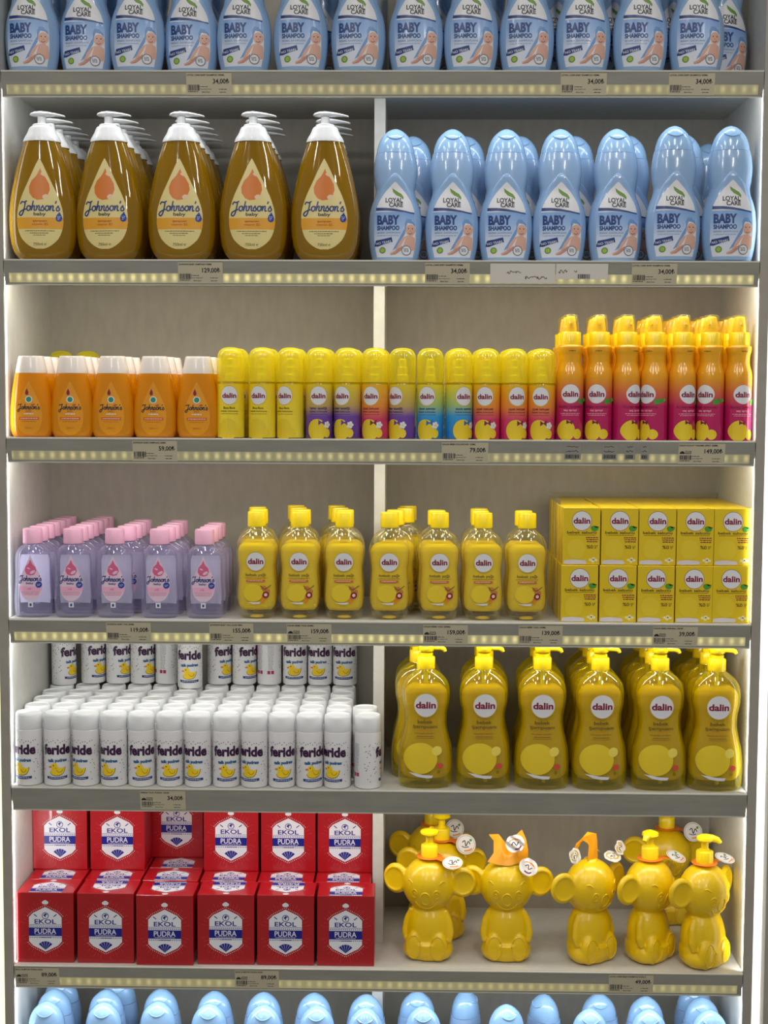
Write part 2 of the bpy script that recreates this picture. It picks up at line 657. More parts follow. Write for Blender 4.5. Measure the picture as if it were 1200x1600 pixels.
def shelves():
    bm = bmesh.new()
    unit = thing('shelving_unit', 'white shop shelving unit with grey front edges and a centre divider', 'shelving unit')
    X0, X1, D = XL * 1000, XR * 1000, DEPTH * 1000
    for s, xa, xb in ((-1, X0 - 14.5, X0), (1, X1, X1 + 14)):
        bm = bmesh.new()
        box(bm, xa, xb, 1.2, D + 18, 0, 2330)
        o = link('side_panel', bm, white_panel, unit, False)
        bm = bmesh.new()
        box(bm, xa - 0.1, xb + 0.1, 0, 1.2, 0, 2330)
        link('edge_band', bm, edge_m, o, False)
    bm = bmesh.new()
    box(bm, X0, X1, D, D + 8, 0, 2330)
    link('back_panel', bm, back_m, unit, False)
    for k in range(1, 8):
        bm = bmesh.new()
        z0, z1 = TOPS[k] * 1000 + 0.2, (CEIL[k] - BOARD) * 1000 - 0.2
        dx = {2: 0, 3: 0}.get(k, 2)
        box(bm, -66 + dx, -48 + dx, 112, D - 0.3, z0, z1, bev=0.4)
        link('centre_divider', bm, white_panel, unit, False)
    tint = (255, 240, 160)
    spec = {1: (0.13, 0.26), 2: (0.22, 0.55), 3: (0.12, 0.34), 4: (0.22, 0.50), 5: (0.0, 0.0), 6: (0.18, 0.20)}
    place = {1: 'the top', 2: 'the second', 3: 'the third', 4: 'the fourth', 5: 'the fifth', 6: 'the sixth', 7: 'the lowest'}
    what = {1: 'carries the uppermost row of blue shampoo bottles', 2: 'under the large amber pump bottles', 3: 'under the orange bottles and yellow sprays', 4: 'under the pink-capped oils and soap boxes',
            5: 'under the white talc bottles', 6: 'under the red powder boxes', 7: 'under the lowest blue shampoo bottles'}
    for k in range(1, 8):
        sh = thing('shelf', 'white shelf board with grey price rail, ' + what[k], 'shelf', 'shelves of the unit')
        sh.location = (0, 0, TOPS[k])
        bm = bmesh.new()
        box(bm, X0 + 0.5, X1 - 0.5, 3, D - 0.5, -BOARD * 1000, 0)
        link('board', bm, white_panel, sh, False)
        # price rail: an upright lip, a face that leans back, a bottom bead
        bm = bmesh.new()
        prof = [(2.9, 0.0), (-3.0, 0.0), (-3.6, -0.8), (-3.0, -2.6), (-2.2, -3.2), (4.6, -37.2), (3.6, -38.2), (4.0, -39.6), (6.0, -39.6), (6.4, -37.5), (0.2, -4.0), (2.9, -3.6)]
        xa, xb = X0 + 2, X1 - 1.5
        va = [bm.verts.new((xa, p[0], p[1])) for p in prof]
        vb = [bm.verts.new((xb, p[0], p[1])) for p in prof]
        n = len(prof)
        for i in range(n):
            f = bm.faces.new((va[i], va[(i + 1) % n], vb[(i + 1) % n], vb[i]))
            f.material_index = 1 if i in (0, 1, 2, 6, 7) else 0
        bm.faces.new(list(reversed(va)))
        bm.faces.new(vb)
        bmesh.ops.recalc_face_normals(bm, faces=bm.faces[:])
        link('price_rail', bm, [rail_m, lip_m], sh, False)
        if k in spec and spec[k][1] > 0:
            bm = bmesh.new()
            xa, xb = X0 + 9, X1 - 9
            za, zb = -21.0, -35.5

            def yy(z):
                return -2.2 + (z + 3.2) / (-34.0) * 6.8 - 0.35
            vs = [bm.verts.new(c) for c in ((xa, yy(za), za), (xb, yy(za), za), (xb, yy(zb), zb), (xa, yy(zb), zb),
                                           (xa, yy(za) + 0.3, za), (xb, yy(za) + 0.3, za), (xb, yy(zb) + 0.3, zb), (xa, yy(zb) + 0.3, zb))]
            for q in ((0, 3, 2, 1), (4, 5, 6, 7), (0, 1, 5, 4), (3, 7, 6, 2), (0, 4, 7, 3), (1, 2, 6, 5)):
                bm.faces.new([vs[i] for i in q])
            link('led_diffuser', bm, diffuser_mat('backlit rail cover %d' % k, spec[k][0], spec[k][1], tint), sh, False)
    # lit gaps on both sides of the unit and the neighbouring units' panels
    bm = bmesh.new(); box(bm, X1 + 15, X1 + 32, 20, 26, 0, 2330)
    tag(link('light_strip', bm, cover_m, None, False), 'white glowing vertical light strip along the right side panel', 'light strip')
    bm = bmesh.new(); box(bm, X0 - 60, X0 - 15, 20, 26, 0, 2330)
    tag(link('light_strip', bm, cover_y, None, False), 'yellowish glowing vertical light strip along the left side panel', 'light strip')
    bm = bmesh.new(); box(bm, X1 + 33, X1 + 60, 0, D, 0, 2330)
    tag(link('neighbouring_panel', bm, edge_m, None, False), 'grey panel of the next unit beyond the right light strip', 'panel')
    bm = bmesh.new(); box(bm, -3000, 3000, -4500, 800, -20, 0)
    tag(link('floor', bm, noisy('floor tiles', (150, 146, 138), (165, 160, 150), 3, 0.35), None, False), None, None, kind='structure')
    bm = bmesh.new(); box(bm, -3000, 3000, -4500, 800, 3000, 3020)
    tag(link('ceiling', bm, mat('ceiling paint', (225, 225, 220), 0.8), None, False), None, None, kind='structure')


shelves()

# ------------------------------------------------------------------ colours of print
P_WHITE = mat('print white', (222, 222, 226), 0.35)
P_NAVY = mat('print navy', (28, 58, 118), 0.35)
P_DARK = mat('print black', (34, 36, 44), 0.4)
P_GREY = mat('print grey', (120, 125, 135), 0.4)
P_GREEN = mat('print green', (100, 140, 40), 0.4)
P_SKIN = mat('print skin', (214, 168, 150), 0.4)
P_SKIN2 = mat('print skin shade', (190, 140, 124), 0.4)
P_SKYD = mat('print towel blue', (110, 150, 200), 0.4)
P_RED = mat('print crimson', (130, 18, 52), 0.35)
P_ORANGE = mat('print orange', (226, 130, 24), 0.35)
P_BROWN = mat('print brown', (95, 70, 20), 0.4)
P_YEL = mat('print pale yellow', (232, 214, 70), 0.35)
P_PINK = mat('print pink', (226, 150, 190), 0.35)


# ---- blue baby shampoo bottle
def build_blue():
    body_m = mat('pale blue plastic', (146, 178, 216), 0.22, coat=0.6)
    cap_m = mat('light blue cap plastic', (150, 190, 230), 0.2, coat=0.6)
    F = Form([(0, 33, 20), (2, 35, 22), (12, 38, 24), (30, 41, 26), (54, 42.5, 27), (75, 41, 27), (90, 37.5, 26), (104, 32.5, 24.5), (113, 31, 24), (125, 33, 24.5), (144, 34.5, 25), (158, 33.2, 24.5), (171, 30.6, 23)], 2.3)
    t = thing('shampoo_bottle', '', 'shampoo bottle')
    bm = bmesh.new()
    F.loft(bm, 4, 44)
    # raised pointed shield that carries the label
    rows = [(3, 34), (12, 37.2), (30, 40), (54, 41.5), (75, 40), (90, 36), (105, 29.5), (118, 21), (130, 11), (137, 4), (140, 0.2)]
    hw = hermite(rows)
    zs = [3 + i * 137 / 40 for i in range(41)]
    n = 16
    grid = []
    for z in zs:
        w = hw(z)[0]
        row = []
        for k in range(n + 1):
            s = -1 + 2 * k / n
            x = s * w
            e = 2.4 if abs(s) < 0.86 and z < 134 else (1.6 if abs(s) < 0.95 and z < 138 else -1.5)
            row.append(bm.verts.new((x, F.front(x, z) - e, z)))
        grid.append(row)
    for a, b in zip(grid, grid[1:]):
        for k in range(n):
            bm.faces.new((a[k], a[k + 1], b[k + 1], b[k]))
    link('body', bm, body_m, t, True, 50)
    C = Form([(171.6, 29.8, 22.4), (178, 29, 22), (187, 26.6, 20.5), (196, 22.2, 17.5), (203, 16, 13), (207.5, 10, 8.5), (210, 4, 3.6), (210.6, 1, 1)], 2.1)
    bm = bmesh.new()
    C.loft(bm, 2.2, 40)
    cp = link('cap', bm, cap_m, t, True, 50)
    bm = bmesh.new()
    pts = []
    for k in range(13):
        s = -1 + 2 * k / 12
        x = s * 13.5
        z = 197.5 - 5.5 * (1 - s * s) + 0.5
        pts.append((x, C.front(x, z) - 0.5, z))
    tube(bm, pts, [0.4] + [1.4] * 11 + [0.4], 8)
    link('thumb_lip', bm, cap_m, cp)
    # label
    A = Art()
    hwl = hermite([(8, 28), (35, 32.5), (60, 32.3), (82, 29.5), (92, 26), (101, 21), (110, 14.5), (117, 8), (122, 3.5), (124.5, 0.5)])
    zz = [8, 20, 35, 50, 60, 70, 82, 88, 94, 100, 105, 110, 114, 118, 121, 123, 124.5]
    A.sides([(z, -hwl(z)[0], hwl(z)[0]) for z in zz], P_WHITE, 0)
    blue_grad = ramp_mat('label blue fading to white', [(0, (222, 222, 230)), (0.35, (206, 214, 232)), (0.7, (150, 182, 226)), (1, (120, 160, 214))], 8, 80, 0.35, 0.2)
    A.sides([(z, -hwl(z)[0] + 0.2, hwl(z)[0] - 0.2) for z in (9, 20, 35, 50, 60, 70, 78)], blue_grad, 1)
    A.poly([(-30, 80), (-29.5, 85), (-15, 84.5), (0, 83), (15, 80), (30.3, 76.5), (30.6, 75), (15, 77.5), (0, 79), (-15, 80)], P_NAVY, 2)
    A.poly([(-4.5, 115), (-3, 109), (2, 104), (9, 101), (12.5, 97), (13.5, 101), (10, 106), (3, 110)], P_GREEN, 2)
    A.text('LOYAL', -1.5, 93, 6.6, P_DARK, 2, 27, bold=0.03)
    A.text('CARE', 1.5, 85.8, 6.4, P_DARK, 3, 22, bold=0.03)
    A.text('BABY', -10.5, 59, 13, P_NAVY, 3, 35, bold=0.05)
    A.text('SHAMPOO', -10.5, 50, 6.2, P_NAVY, 3, 35, bold=0.045)
    A.text('BEBEK ŞAMPUANI', -9.5, 44.6, 2.4, P_GREY, 3, 36, bold=0.0)
    A.lines(-10, 41, 34, P_GREY, 3, 1, h=0.7)
    # baby with towel hood, leaning on one arm
    A.poly([(5, 24), (12, 40), (15, 58), (19, 67), (27, 65), (31.5, 58), (32.2, 45), (31.5, 20), (20, 12), (8, 14)], P_WHITE, 2)
    A.poly([(15, 52), (15.5, 61), (18.5, 67.5), (25, 66.5), (30.5, 60.5), (32, 55), (27, 60), (20, 61), (17.5, 55), (16, 44), (2, 22), (-4, 18), (5, 34)], P_SKYD, 3)
    A.ell(24.3, 50, 7.6, 8.8, P_SKIN, 4)
    A.ell(21.4, 52.3, 1.0, 0.8, P_DARK, 5); A.ell(27.3, 52.3, 1.0, 0.8, P_DARK, 5)
    A.stroke([(21, 45.5), (24, 43.8), (27.2, 45.8)], 0.9, P_RED, 5, 3)
    A.ell(24.4, 48.6, 0.9, 1.1, P_SKIN2, 5)
    A.poly([(18, 41), (26, 41.5), (31.5, 38), (31.5, 20), (22, 17), (12, 22)], P_SKIN, 3)
    A.poly([(18, 41), (12, 30), (3, 17), (-7, 11.5), (-8, 14), (0, 18), (6, 30), (12, 38)], P_SKIN, 4)
    A.poly([(12, 26), (4, 15), (-7, 11.3), (1, 12.3), (12, 20)], P_SKIN2, 4)
    A.poly([(-32.2, 25), (-30, 34), (-18, 36), (-5, 39), (-3.5, 31.5), (-17, 28), (-27, 24.5)], P_NAVY, 3)
    A.text('NO TEARS', -17.5, 29, 3.4, P_WHITE, 4, 24, bold=0.01, rot=0.16)
    A.ell(-19.5, 18.7, 5, 5, P_GREEN, 3)
    A.ell(-19.5, 18.7, 3.4, 3.4, mat('print light green', (150, 180, 80)), 4)
    A.ell(18, 18.5, 7.8, 7.8, P_GREY, 5); A.ell(18, 18.5, 6.4, 6.4, P_WHITE, 6)
    A.lines(18, 20.5, 9, P_DARK, 7, 3, 2.0, 0.9)
    A.apply('label', on_form(F, 2.4), t, 4, 9)
    PROTO['blue'] = t


# ---- large amber pump bottle
def build_pump750():
    liquid = clear('amber olive liquid', (224, 186, 30), (176, 134, 3), 0.58, 0.05, 1.5, 1.4, tl_=0.05)
    whitep = mat('white pump plastic', (236, 238, 240), 0.28, coat=0.3)
    F = Form([(0, 34, 19), (3, 37, 22), (12, 45, 25), (28, 50.5, 27), (50, 53, 27.4), (70, 53.2, 27.4), (90, 51.5, 27), (110, 48, 26), (130, 43.5, 25), (150, 38.5, 23.5), (170, 32.5, 22), (184, 27.8, 21)], 2.2)
    t = thing('pump_bottle', '', 'pump bottle')
    bm = bmesh.new(); F.loft(bm, 4, 48)
    link('body', bm, liquid, t, True, 50)
    bm = bmesh.new()
    C = Form([(184, 29.5, 23.5), (187, 29, 23.2), (198, 23, 20), (206, 19.5, 18), (207.5, 18, 17)], 2.0)
    C.loft(bm, 2.5, 40)
    lathe(bm, [(15, 207), (15, 210.5), (14, 211.5)], 32)
    link('collar', bm, whitep, t, True, 40)
    bm = bmesh.new()
    lathe(bm, [(6.8, 211), (6.8, 224)], 24)
    n = 14
    pts = [(-18.5, 0, 226.5), (-16, 0, 227), (-10, 0, 227.6), (0, 0, 228), (12, 0, 227.6), (22, -1, 226.8), (30, -2, 225.6), (35, -2.5, 224.4), (36.5, -2.6, 223.8)]
    tube(bm, pts, [2, 8, 12.5, 13.5, 11, 7.5, 5, 4, 2.5], 18, flat=0.3)
    link('pump', bm, whitep, t, True, 50)
    # dip tube seen through the liquid
    A = Art()
    cream = mat('label cream', (226, 208, 140), 0.35)
    band = mat('label orange band', (226, 160, 40), 0.35)
    orange = mat('print drop orange', (214, 116, 22), 0.35)
    hw = hermite([(17, 6), (19, 12), (24, 20), (32, 28), (44, 33.5), (58, 36), (72, 35.6), (86, 32.5), (100, 27.5), (116, 20), (132, 12.5), (146, 6), (154, 1.8), (156.5, 0.3)])
    zz = [17, 19, 22, 26, 32, 38, 44, 51, 58, 65, 72, 79, 86, 93, 100, 108, 116, 124, 132, 140, 146, 151, 155, 156.5]
    A.sides([(z, -hw(z)[0], hw(z)[0]) for z in zz], cream, 0)
    A.sides([(z, -hw(z)[0] + 0.1, hw(z)[0] - 0.1) for z in (47.5, 53, 58, 62.5, 65)], band, 1)
    # plain orange drop
    A.poly([(1.5, 141), (4, 133), (10, 126), (15, 117), (16.2, 108), (12.5, 98.5), (5, 93), (-3, 92), (-10.5, 95.5), (-15.5, 103), (-16.2, 112), (-12, 122), (-5, 129), (-1.5, 135)], orange, 1)
    A.ell(9, 97.5, 4.5, 3.2, mat('print blush', (236, 200, 170)), 2, 0.4)
    A.ell(5, 131.5, 3.5, 1.8, mat('print blush', (236, 200, 170)), 2, -0.6)
    A.script("Johnson's", 0.5, 75.5, 62, 7.6, P_NAVY, 3, 0.27)
    A.text('baby', 0.5, 68.2, 4.8, P_DARK, 3, 19, bold=0.02)
    A.text('şampuan', 0.5, 58.6, 2.9, mat('print rust', (180, 84, 16)), 3, 22, bold=0.02)
    A.text('vitamin B5', 0.5, 53, 3.6, mat('print rust', (180, 84, 16)), 3, 25, bold=0.0)
    A.poly([(30.5, 74), (33.5, 68), (34.6, 64), (33, 60), (29.5, 58.6), (26, 60), (24.6, 64), (26, 68.5)], mat('print royal blue', (16, 60, 150), 0.3), 3)
    A.lines(29.6, 66.6, 5, P_WHITE, 4, 3, 2.2, 0.7)
    A.lines(0, 44, 46, P_BROWN, 3, 1, h=1.0)
    A.lines(0, 40.6, 30, P_BROWN, 3, 1, h=1.0, seed=4)
    A.lines(0, 37.6, 20, P_BROWN, 3, 1, h=0.8, seed=5)
    A.text('750ml ℮', 0, 22, 4.2, P_BROWN, 3, 20, bold=0.0)
    A.apply('label', on_form(F), t, 4, 9)
    PROTO['pump750'] = t


# ---- small orange flip-cap bottle
def build_small():
    liquid = clear('orange liquid', (250, 176, 20), (246, 164, 4), 0.66, 0.06, 1.48, 1.2, tl_=0.08)
    capm = mat('pearl white cap', (232, 222, 214), 0.3, coat=0.3)
    F = Form([(0, 28, 15), (2, 30, 17), (12, 33.5, 18.5), (28, 34.2, 19), (45, 33.6, 18.8), (65, 31.5, 18), (85, 28.5, 17.5), (98, 26, 17), (101, 25.2, 16.8)], 2.5)
    t = thing('orange_shampoo_bottle', '', 'shampoo bottle')
    bm = bmesh.new(); F.loft(bm, 4, 40)
    link('body', bm, liquid, t, True, 50)
    C = Form([(101, 24.8, 17), (104, 24.6, 16.8), (115, 22.3, 15.6), (126, 20, 14), (128, 19, 13.2)], 2.4)
    bm = bmesh.new(); C.loft(bm, 3, 36)
    link('cap', bm, capm, t, True, 40)
    A = Art()
    lab = mat('label deep amber', (222, 148, 18), 0.35)
    rust = mat('print rust', (180, 84, 16))
    hw = hermite([(4, 5), (6, 9), (12, 15.5), (22, 19.5), (34, 20.5), (46, 18.8), (58, 14.8), (70, 9.5), (80, 4.6), (86, 1.4), (88, 0.2)])
    A.sides([(z, -hw(z)[0], hw(z)[0]) for z in (4, 6, 9, 12, 17, 22, 28, 34, 40, 46, 52, 58, 64, 70, 76, 80, 84, 88)], lab, 0)
    A.poly([(-3, 77), (-0.4, 71), (-0.6, 67.5), (-3, 66), (-5.4, 67.5), (-5.6, 71)], P_RED, 1)
    A.ell(0, 59.5, 5.6, 5.6, P_WHITE, 1); A.ell(0, 59.5, 4.2, 4.2, mat('print teal', (40, 130, 100)), 2)
    A.ell(6.5, 51, 3.2, 1.6, rust, 1, 0.3)
    A.script("Johnson's", 0, 44, 35, 4.2, P_DARK, 3, 0.30)
    A.text('baby', 0, 40.3, 2.2, rust, 3, 9)
    A.lines(0, 36, 15, P_WHITE, 2, 1, h=1.6)
    A.rect(-16, 27.5, 16, 31.8, mat('print brick', (206, 92, 30)), 1)
    A.lines(0, 29.2, 27, P_WHITE, 2, 1, h=0.9)
    A.lines(0, 24.5, 24, rust, 2, 1, h=0.7)
    A.text('200ml ℮', 0, 13.5, 2.6, rust, 2, 13, bold=0.0)
    A.apply('label', on_form(F), t, 4, 9)
    PROTO['small'] = t


# ---- capped cologne sprays
def build_cologne(key, stops, accent):
    R = 21.2
    t = thing('cologne_bottle', '', 'cologne bottle')
    bm = bmesh.new()
    lathe(bm, [(19.5, 0), (R, 1.5), (R, 84), (R - 0.3, 85.5), (R - 2, 89), (12, 91), (10, 92)], 40)
    link('body', bm, clear('yellow cologne', (245, 225, 60), (226, 202, 20), 0.5), t, True, 40)
    bm = bmesh.new()
    lathe(bm, [(10, 91), (10, 100), (8, 101), (8, 112), (6.5, 113), (6.5, 124), (4, 126)], 24)
    link('sprayer', bm, mat('pale sprayer plastic', (250, 242, 170), 0.3), t, True, 40)
    bm = bmesh.new()
    lathe(bm, [(R, 88.5), (R, 126), (R - 1, 132), (R - 3.4, 137), (R - 7.5, 140.6), (R - 13, 142.4), (1, 143)], 40)
    link('cap', bm, clear('translucent yellow cap', (255, 246, 90), (250, 238, 60), 0.36, 0.08, 1.5, edge=0.45), t, True, 50)
    A = Art()
    base = ramp_mat('cologne print ' + key, stops, 2, 85, 0.25, 0.5)
    w = math.pi * R * 0.985
    A.rect(-w, 1.5, w, 85, base, 0)
    red = P_RED
    A.ell(0, 67.3, 14.2, 15.4, mat('print gold ring', (206, 170, 40)), 1)
    A.ell(0, 67.3, 13.2, 14.4, P_WHITE, 2)
    A.text('dalin', 0, 63.4, 7.2, red, 3, 22.5, bold=0.035)
    nm = {'y': 'Boca Boca', 'v': 'bahar tazeliği', 'm': 'çiçek bahçesi', 'b': 'deniz esintisi'}[key]
    A.text(nm, 0, 46.2, 3.4, accent, 3, 27 if key != 'y' else 18, bold=0.02)
    A.text('bebek kolonyası', 0, 41.6, 2.5, accent, 3, 28, bold=0.01)
    A.lines(0, 38, 28, accent, 3, 1, h=0.6)
    # plain rounded yellow shapes and blossoms
    A.ell(-2, 14, 15.5, 17, mat('print mid yellow', (226, 196, 36)), 1)
    A.ell(13.5, 9, 6, 7, mat('print mid yellow', (226, 196, 36)), 2)
    if key != 'y':
        dec = {'v': (100, 50, 150), 'm': (120, 16, 60), 'b': (30, 100, 170)}[key]
        dm = mat('print bow ' + key, dec)
        A.poly([(0, 30), (5, 26), (10, 31), (10, 21), (5, 25), (0, 21)], dm, 3)
        for a in range(5):
            A.ell(14 + 3.4 * math.cos(a * 1.257), 22 + 3.4 * math.sin(a * 1.257), 2.3, 2.3, P_WHITE, 3)
        A.ell(14, 22, 1.5, 1.5, P_YEL, 4)
    # small print on the back
    A.rect(w - 28, 20, w - 22, 62, mat('print yellow dim', (200, 180, 40)), 1)
    A.apply('label', on_cyl(R), t, 3, 0)
    PROTO['col_' + key] = t


# ---- detangling spray bottle
def build_spray():
    t = thing('hair_spray_bottle', '', 'spray bottle')
    F = Form([(0, 20.5, 20.5), (2, 21.5, 21.5), (98, 21.5, 21.5), (106, 20.8, 20.8), (114, 18.6, 18.6), (122, 17.2, 17.2), (132, 17.6, 17.6), (139, 19.2, 19.2), (144.5, 19.8, 19.8), (147, 19, 19), (148.5, 16, 16)], 2)
    base = ramp_mat('orange to magenta sleeve', [(0, (176, 20, 92)), (0.36, (190, 30, 92)), (0.52, (214, 110, 60)), (0.66, (232, 160, 24)), (1, (236, 170, 16))], 0, 148, 0.2, 0.6)
    bm = bmesh.new(); F.loft(bm, 3, 40)
    link('body', bm, base, t, True, 50)
    yc = mat('yellow spray head', (244, 206, 16), 0.25, coat=0.3)
    bm = bmesh.new()
    lathe(bm, [(16, 148.3), (16, 167), (15, 168.5), (9.5, 169)], 36)
    H = Form([(168.5, 9.6, 11), (172, 9.4, 11), (186, 7.8, 10), (192, 6.8, 8.5), (193.2, 5.5, 7)], 2.6)
    H.loft(bm, 3, 28)
    hd = link('spray_head', bm, yc, t, True, 40)
    bm = bmesh.new(); tube(bm, [(0, -8, 181), (0, -12.6, 181)], [2.6, 2.2], 14)
    link('nozzle', bm, yc, hd, True, 40)
    bm = bmesh.new()
    lathe(bm, [(12.6, 168.8), (12.6, 176), (11.2, 192), (10.2, 195), (8.8, 195.8)], 32)
    link('overcap', bm, clear('clear overcap', (255, 246, 190), (250, 240, 170), 0.05, 0.05, 1.5, edge=0.12), t, True, 50)
    A = Art()
    A.ell(0, 72, 14.2, 14.8, P_WHITE, 1)
    A.text('dalin', 0, 67.8, 8, P_RED, 2, 24, bold=0.035)
    A.poly([(12.5, 56), (19, 57), (23.5, 62), (22, 66), (18, 63.5), (14.5, 64.5), (12, 61)], mat('print leaf green', (70, 150, 50)), 2)
    A.text('kolay tarama', 0, 50.4, 4, mat('print plum', (120, 16, 60)), 2, 34, bold=0.01)
    A.text('saç spreyi', 0, 45.2, 3, mat('print pale pink', (240, 190, 200)), 2, 20, bold=0.01)
    A.lines(0, 41, 30, mat('print pale pink', (240, 190, 200)), 2, 2, 2.6, 0.7)
    A.ell(-6, 15, 13.5, 16.5, mat('print mid yellow', (226, 196, 36)), 1)
    A.ell(11, 9.5, 6.5, 8, mat('print mid yellow', (226, 196, 36)), 2)
    A.poly([(-6, 32), (-1, 28.5), (4, 31), (3, 24), (-1, 27), (-6, 25)], mat('print plum', (120, 16, 60)), 3)
    A.lines(2, 138.5, 10, P_DARK, 1, 1, h=1.0)
    A.apply('print', on_form(F), t, 3, 7)
    PROTO['spray'] = t


# ---- clear baby oil with pink cap
def build_pinkoil():
    t = thing('pink_cap_oil_bottle', '', 'oil bottle')
    F = Form([(0, 26, 15), (2, 28, 17), (12, 29.8, 18.5), (32, 30, 18.5), (55, 28.6, 18), (75, 28.2, 17.6), (92, 28.4, 17.6), (101, 27, 17), (108, 23.5, 15.5), (113, 18.5, 13.5), (116, 13.5, 12), (118, 13, 12)], 2.5)
    bm = bmesh.new(); F.loft(bm, 3, 40)
    link('body', bm, clear('lavender clear plastic', (240, 238, 250), (206, 202, 228), 0.16, 0.05, 1.48, 1.3, edge=0.22), t, True, 50)
    bm = bmesh.new()
    lathe(bm, [(14.6, 117.5), (15.6, 118.5), (15.4, 139.5), (14.4, 141.5), (12, 142)], 32)
    link('cap', bm, mat('pink cap plastic', (236, 178, 206), 0.35, coat=0.2), t, True, 35)
    # frosted label on the back, seen through the oil
    A = Art()
    A.sides([(z, -w, w) for z, w in ((20, 24), (30, 25), (60, 24), (90, 24), (98, 22))], mat('frosted lavender label', (236, 234, 246), 0.5), 0)
    A.apply('back_label', lambda u, v, e: (u, -F.front(u, v) - 1.5, v), t, 5, 9)
    A = Art()
    lab = mat('label pink white', (224, 196, 216), 0.35)
    pk = mat('print rose', (214, 96, 140))
    hw = hermite([(27, 4), (29, 8), (34, 13), (42, 17), (52, 18.4), (62, 17), (72, 13.2), (82, 8.4), (92, 3.6), (98, 1), (100, 0.2)])
    A.sides([(z, -hw(z)[0], hw(z)[0]) for z in (27, 29, 31, 34, 38, 42, 47, 52, 57, 62, 67, 72, 77, 82, 87, 92, 96, 100)], lab, 0)
    A.sides([(z, -hw(z)[0] + 0.1, hw(z)[0] - 0.1) for z in (43, 47, 50)], mat('label pink band', (232, 170, 202), 0.35), 1)
    A.poly([(0, 93), (3, 86), (8, 81), (9.5, 75), (6, 69), (0, 67.5), (-6, 69.5), (-9, 75), (-7.5, 82), (-2.5, 87)], pk, 1)
    A.ell(3.5, 73, 4.5, 2.2, lab, 2, 0.5); A.ell(-3, 79, 3, 1.2, lab, 2, -0.4)
    A.script("Johnson's", 0, 59, 35, 4.4, P_NAVY, 3, 0.30)
    A.text('baby', -1, 54, 3, P_NAVY, 3, 12, bold=0.02)
    A.text('yağ', -2, 45.6, 2.4, pk, 3, 6)
    A.lines(0, 41, 30, pk, 2, 3, 2.2, 0.8)
    A.ell(13, 53, 5, 5, mat('print royal blue', (16, 60, 150), 0.3), 3)
    A.lines(13, 53.4, 6, P_WHITE, 4, 2, 2, 0.6)
    A.rect(-4, 17, 4, 25.5, P_WHITE, 1); A.rect(-1.6, 18.8, 1.6, 23, P_NAVY, 2)
    A.lines(0, 27.4, 10, P_WHITE, 2, 1, h=0.9)
    A.apply('label', on_form(F), t, 4, 9)
    PROTO['pinkoil'] = t


def plain_mark(A, x, z, rx, rz, layer=1):
    A.ell(x, z, rx, rz, mat('print mid yellow', (226, 196, 36)), layer)


# ---- yellow baby oil
def build_oil():
    t = thing('yellow_oil_bottle', '', 'oil bottle')
    F = Form([(0, 22, 14), (2, 25, 16), (10, 29, 19), (28, 32, 21), (50, 32.4, 21), (66, 30.6, 20), (80, 30, 19.6), (94, 31.6, 20), (108, 32.6, 20.4), (120, 31, 19.8), (131, 26.5, 18), (138, 20, 15.5), (143, 13.5, 12.5), (146, 12.5, 12.3), (148, 12.5, 12.3)], 2.4)
    bm = bmesh.new(); F.loft(bm, 3, 44)
    link('body', bm, clear('clear bottle plastic', (250, 248, 222), (236, 226, 170), 0.05, 0.05, 1.5, 1.7, edge=0.16), t, True, 50)
    G = Form([(14, 24, 13), (20, 28.5, 16.5), (34, 30.2, 18.5), (66, 28.6, 18), (80, 28, 17.6), (94, 29.6, 18), (108, 30, 18.2), (116, 27, 17), (121, 21, 13)], 2.4)
    bm = bmesh.new(); G.loft(bm, 4, 40)
    link('oil', bm, clear('yellow oil', (255, 236, 30), (250, 222, 4), 0.9, 0.2, 1.1, 0.1, edge=0.1), t, True, 60)
    bm = bmesh.new(); lathe(bm, [(11, 1), (11.5, 2), (8, 4.2), (2, 5)], 28)
    link('base_dimple', bm, mat('yellow base', (236, 206, 10), 0.3), t)
    bm = bmesh.new()
    lathe(bm, [(13.6, 146), (14.6, 147), (14.4, 168.5), (13.6, 170), (11, 170.4)], 32)
    link('cap', bm, mat('yellow cap plastic', (248, 216, 20), 0.3, coat=0.2), t, True, 35)
    A = Art()
    A.ell(0, 92, 15.4, 15.4, mat('print gold ring', (206, 170, 40)), 0)
    A.ell(0, 92, 14.5, 14.5, P_WHITE, 1)
    A.text('dalin', 0, 88.2, 8.2, P_RED, 2, 24.5, bold=0.035)
    A.text('bebek yağı', 0, 69, 4, P_BROWN, 2, 32, bold=0.01)
    A.lines(0, 65.4, 35, P_BROWN, 2, 1, h=0.7)
    A.rect(-15, 60, 15, 63, mat('print brick', (186, 70, 40)), 1); A.lines(0, 61.2, 25, P_WHITE, 2, 1, h=0.7)
    plain_mark(A, -4, 42, 16, 14)
    for k, (dx, dz, r) in enumerate(((13, 50, 4.5), (19, 44, 4), (13, 36, 4))):
        A.ell(dx, dz, r, r * 0.8, mat('print almond', (196, 120, 50)), 2, k)
    A.ell(16, 39, 5.2, 5.2, P_RED, 3); A.ell(16, 39, 2.6, 2.6, mat('print blush', (236, 200, 170)), 4)
    A.stroke([(8, 54), (14, 48), (24, 54)], 1.2, P_BROWN, 3, 3)
    A.ell(11, 30, 2.8, 3.2, P_ORANGE, 3)
    A.poly([(-14, 27), (-4, 24.5), (6, 24.5), (7, 27.5), (-4, 27)], P_WHITE, 3)
    A.apply('label', on_form(F), t, 4, 9)
    PROTO['oil'] = t


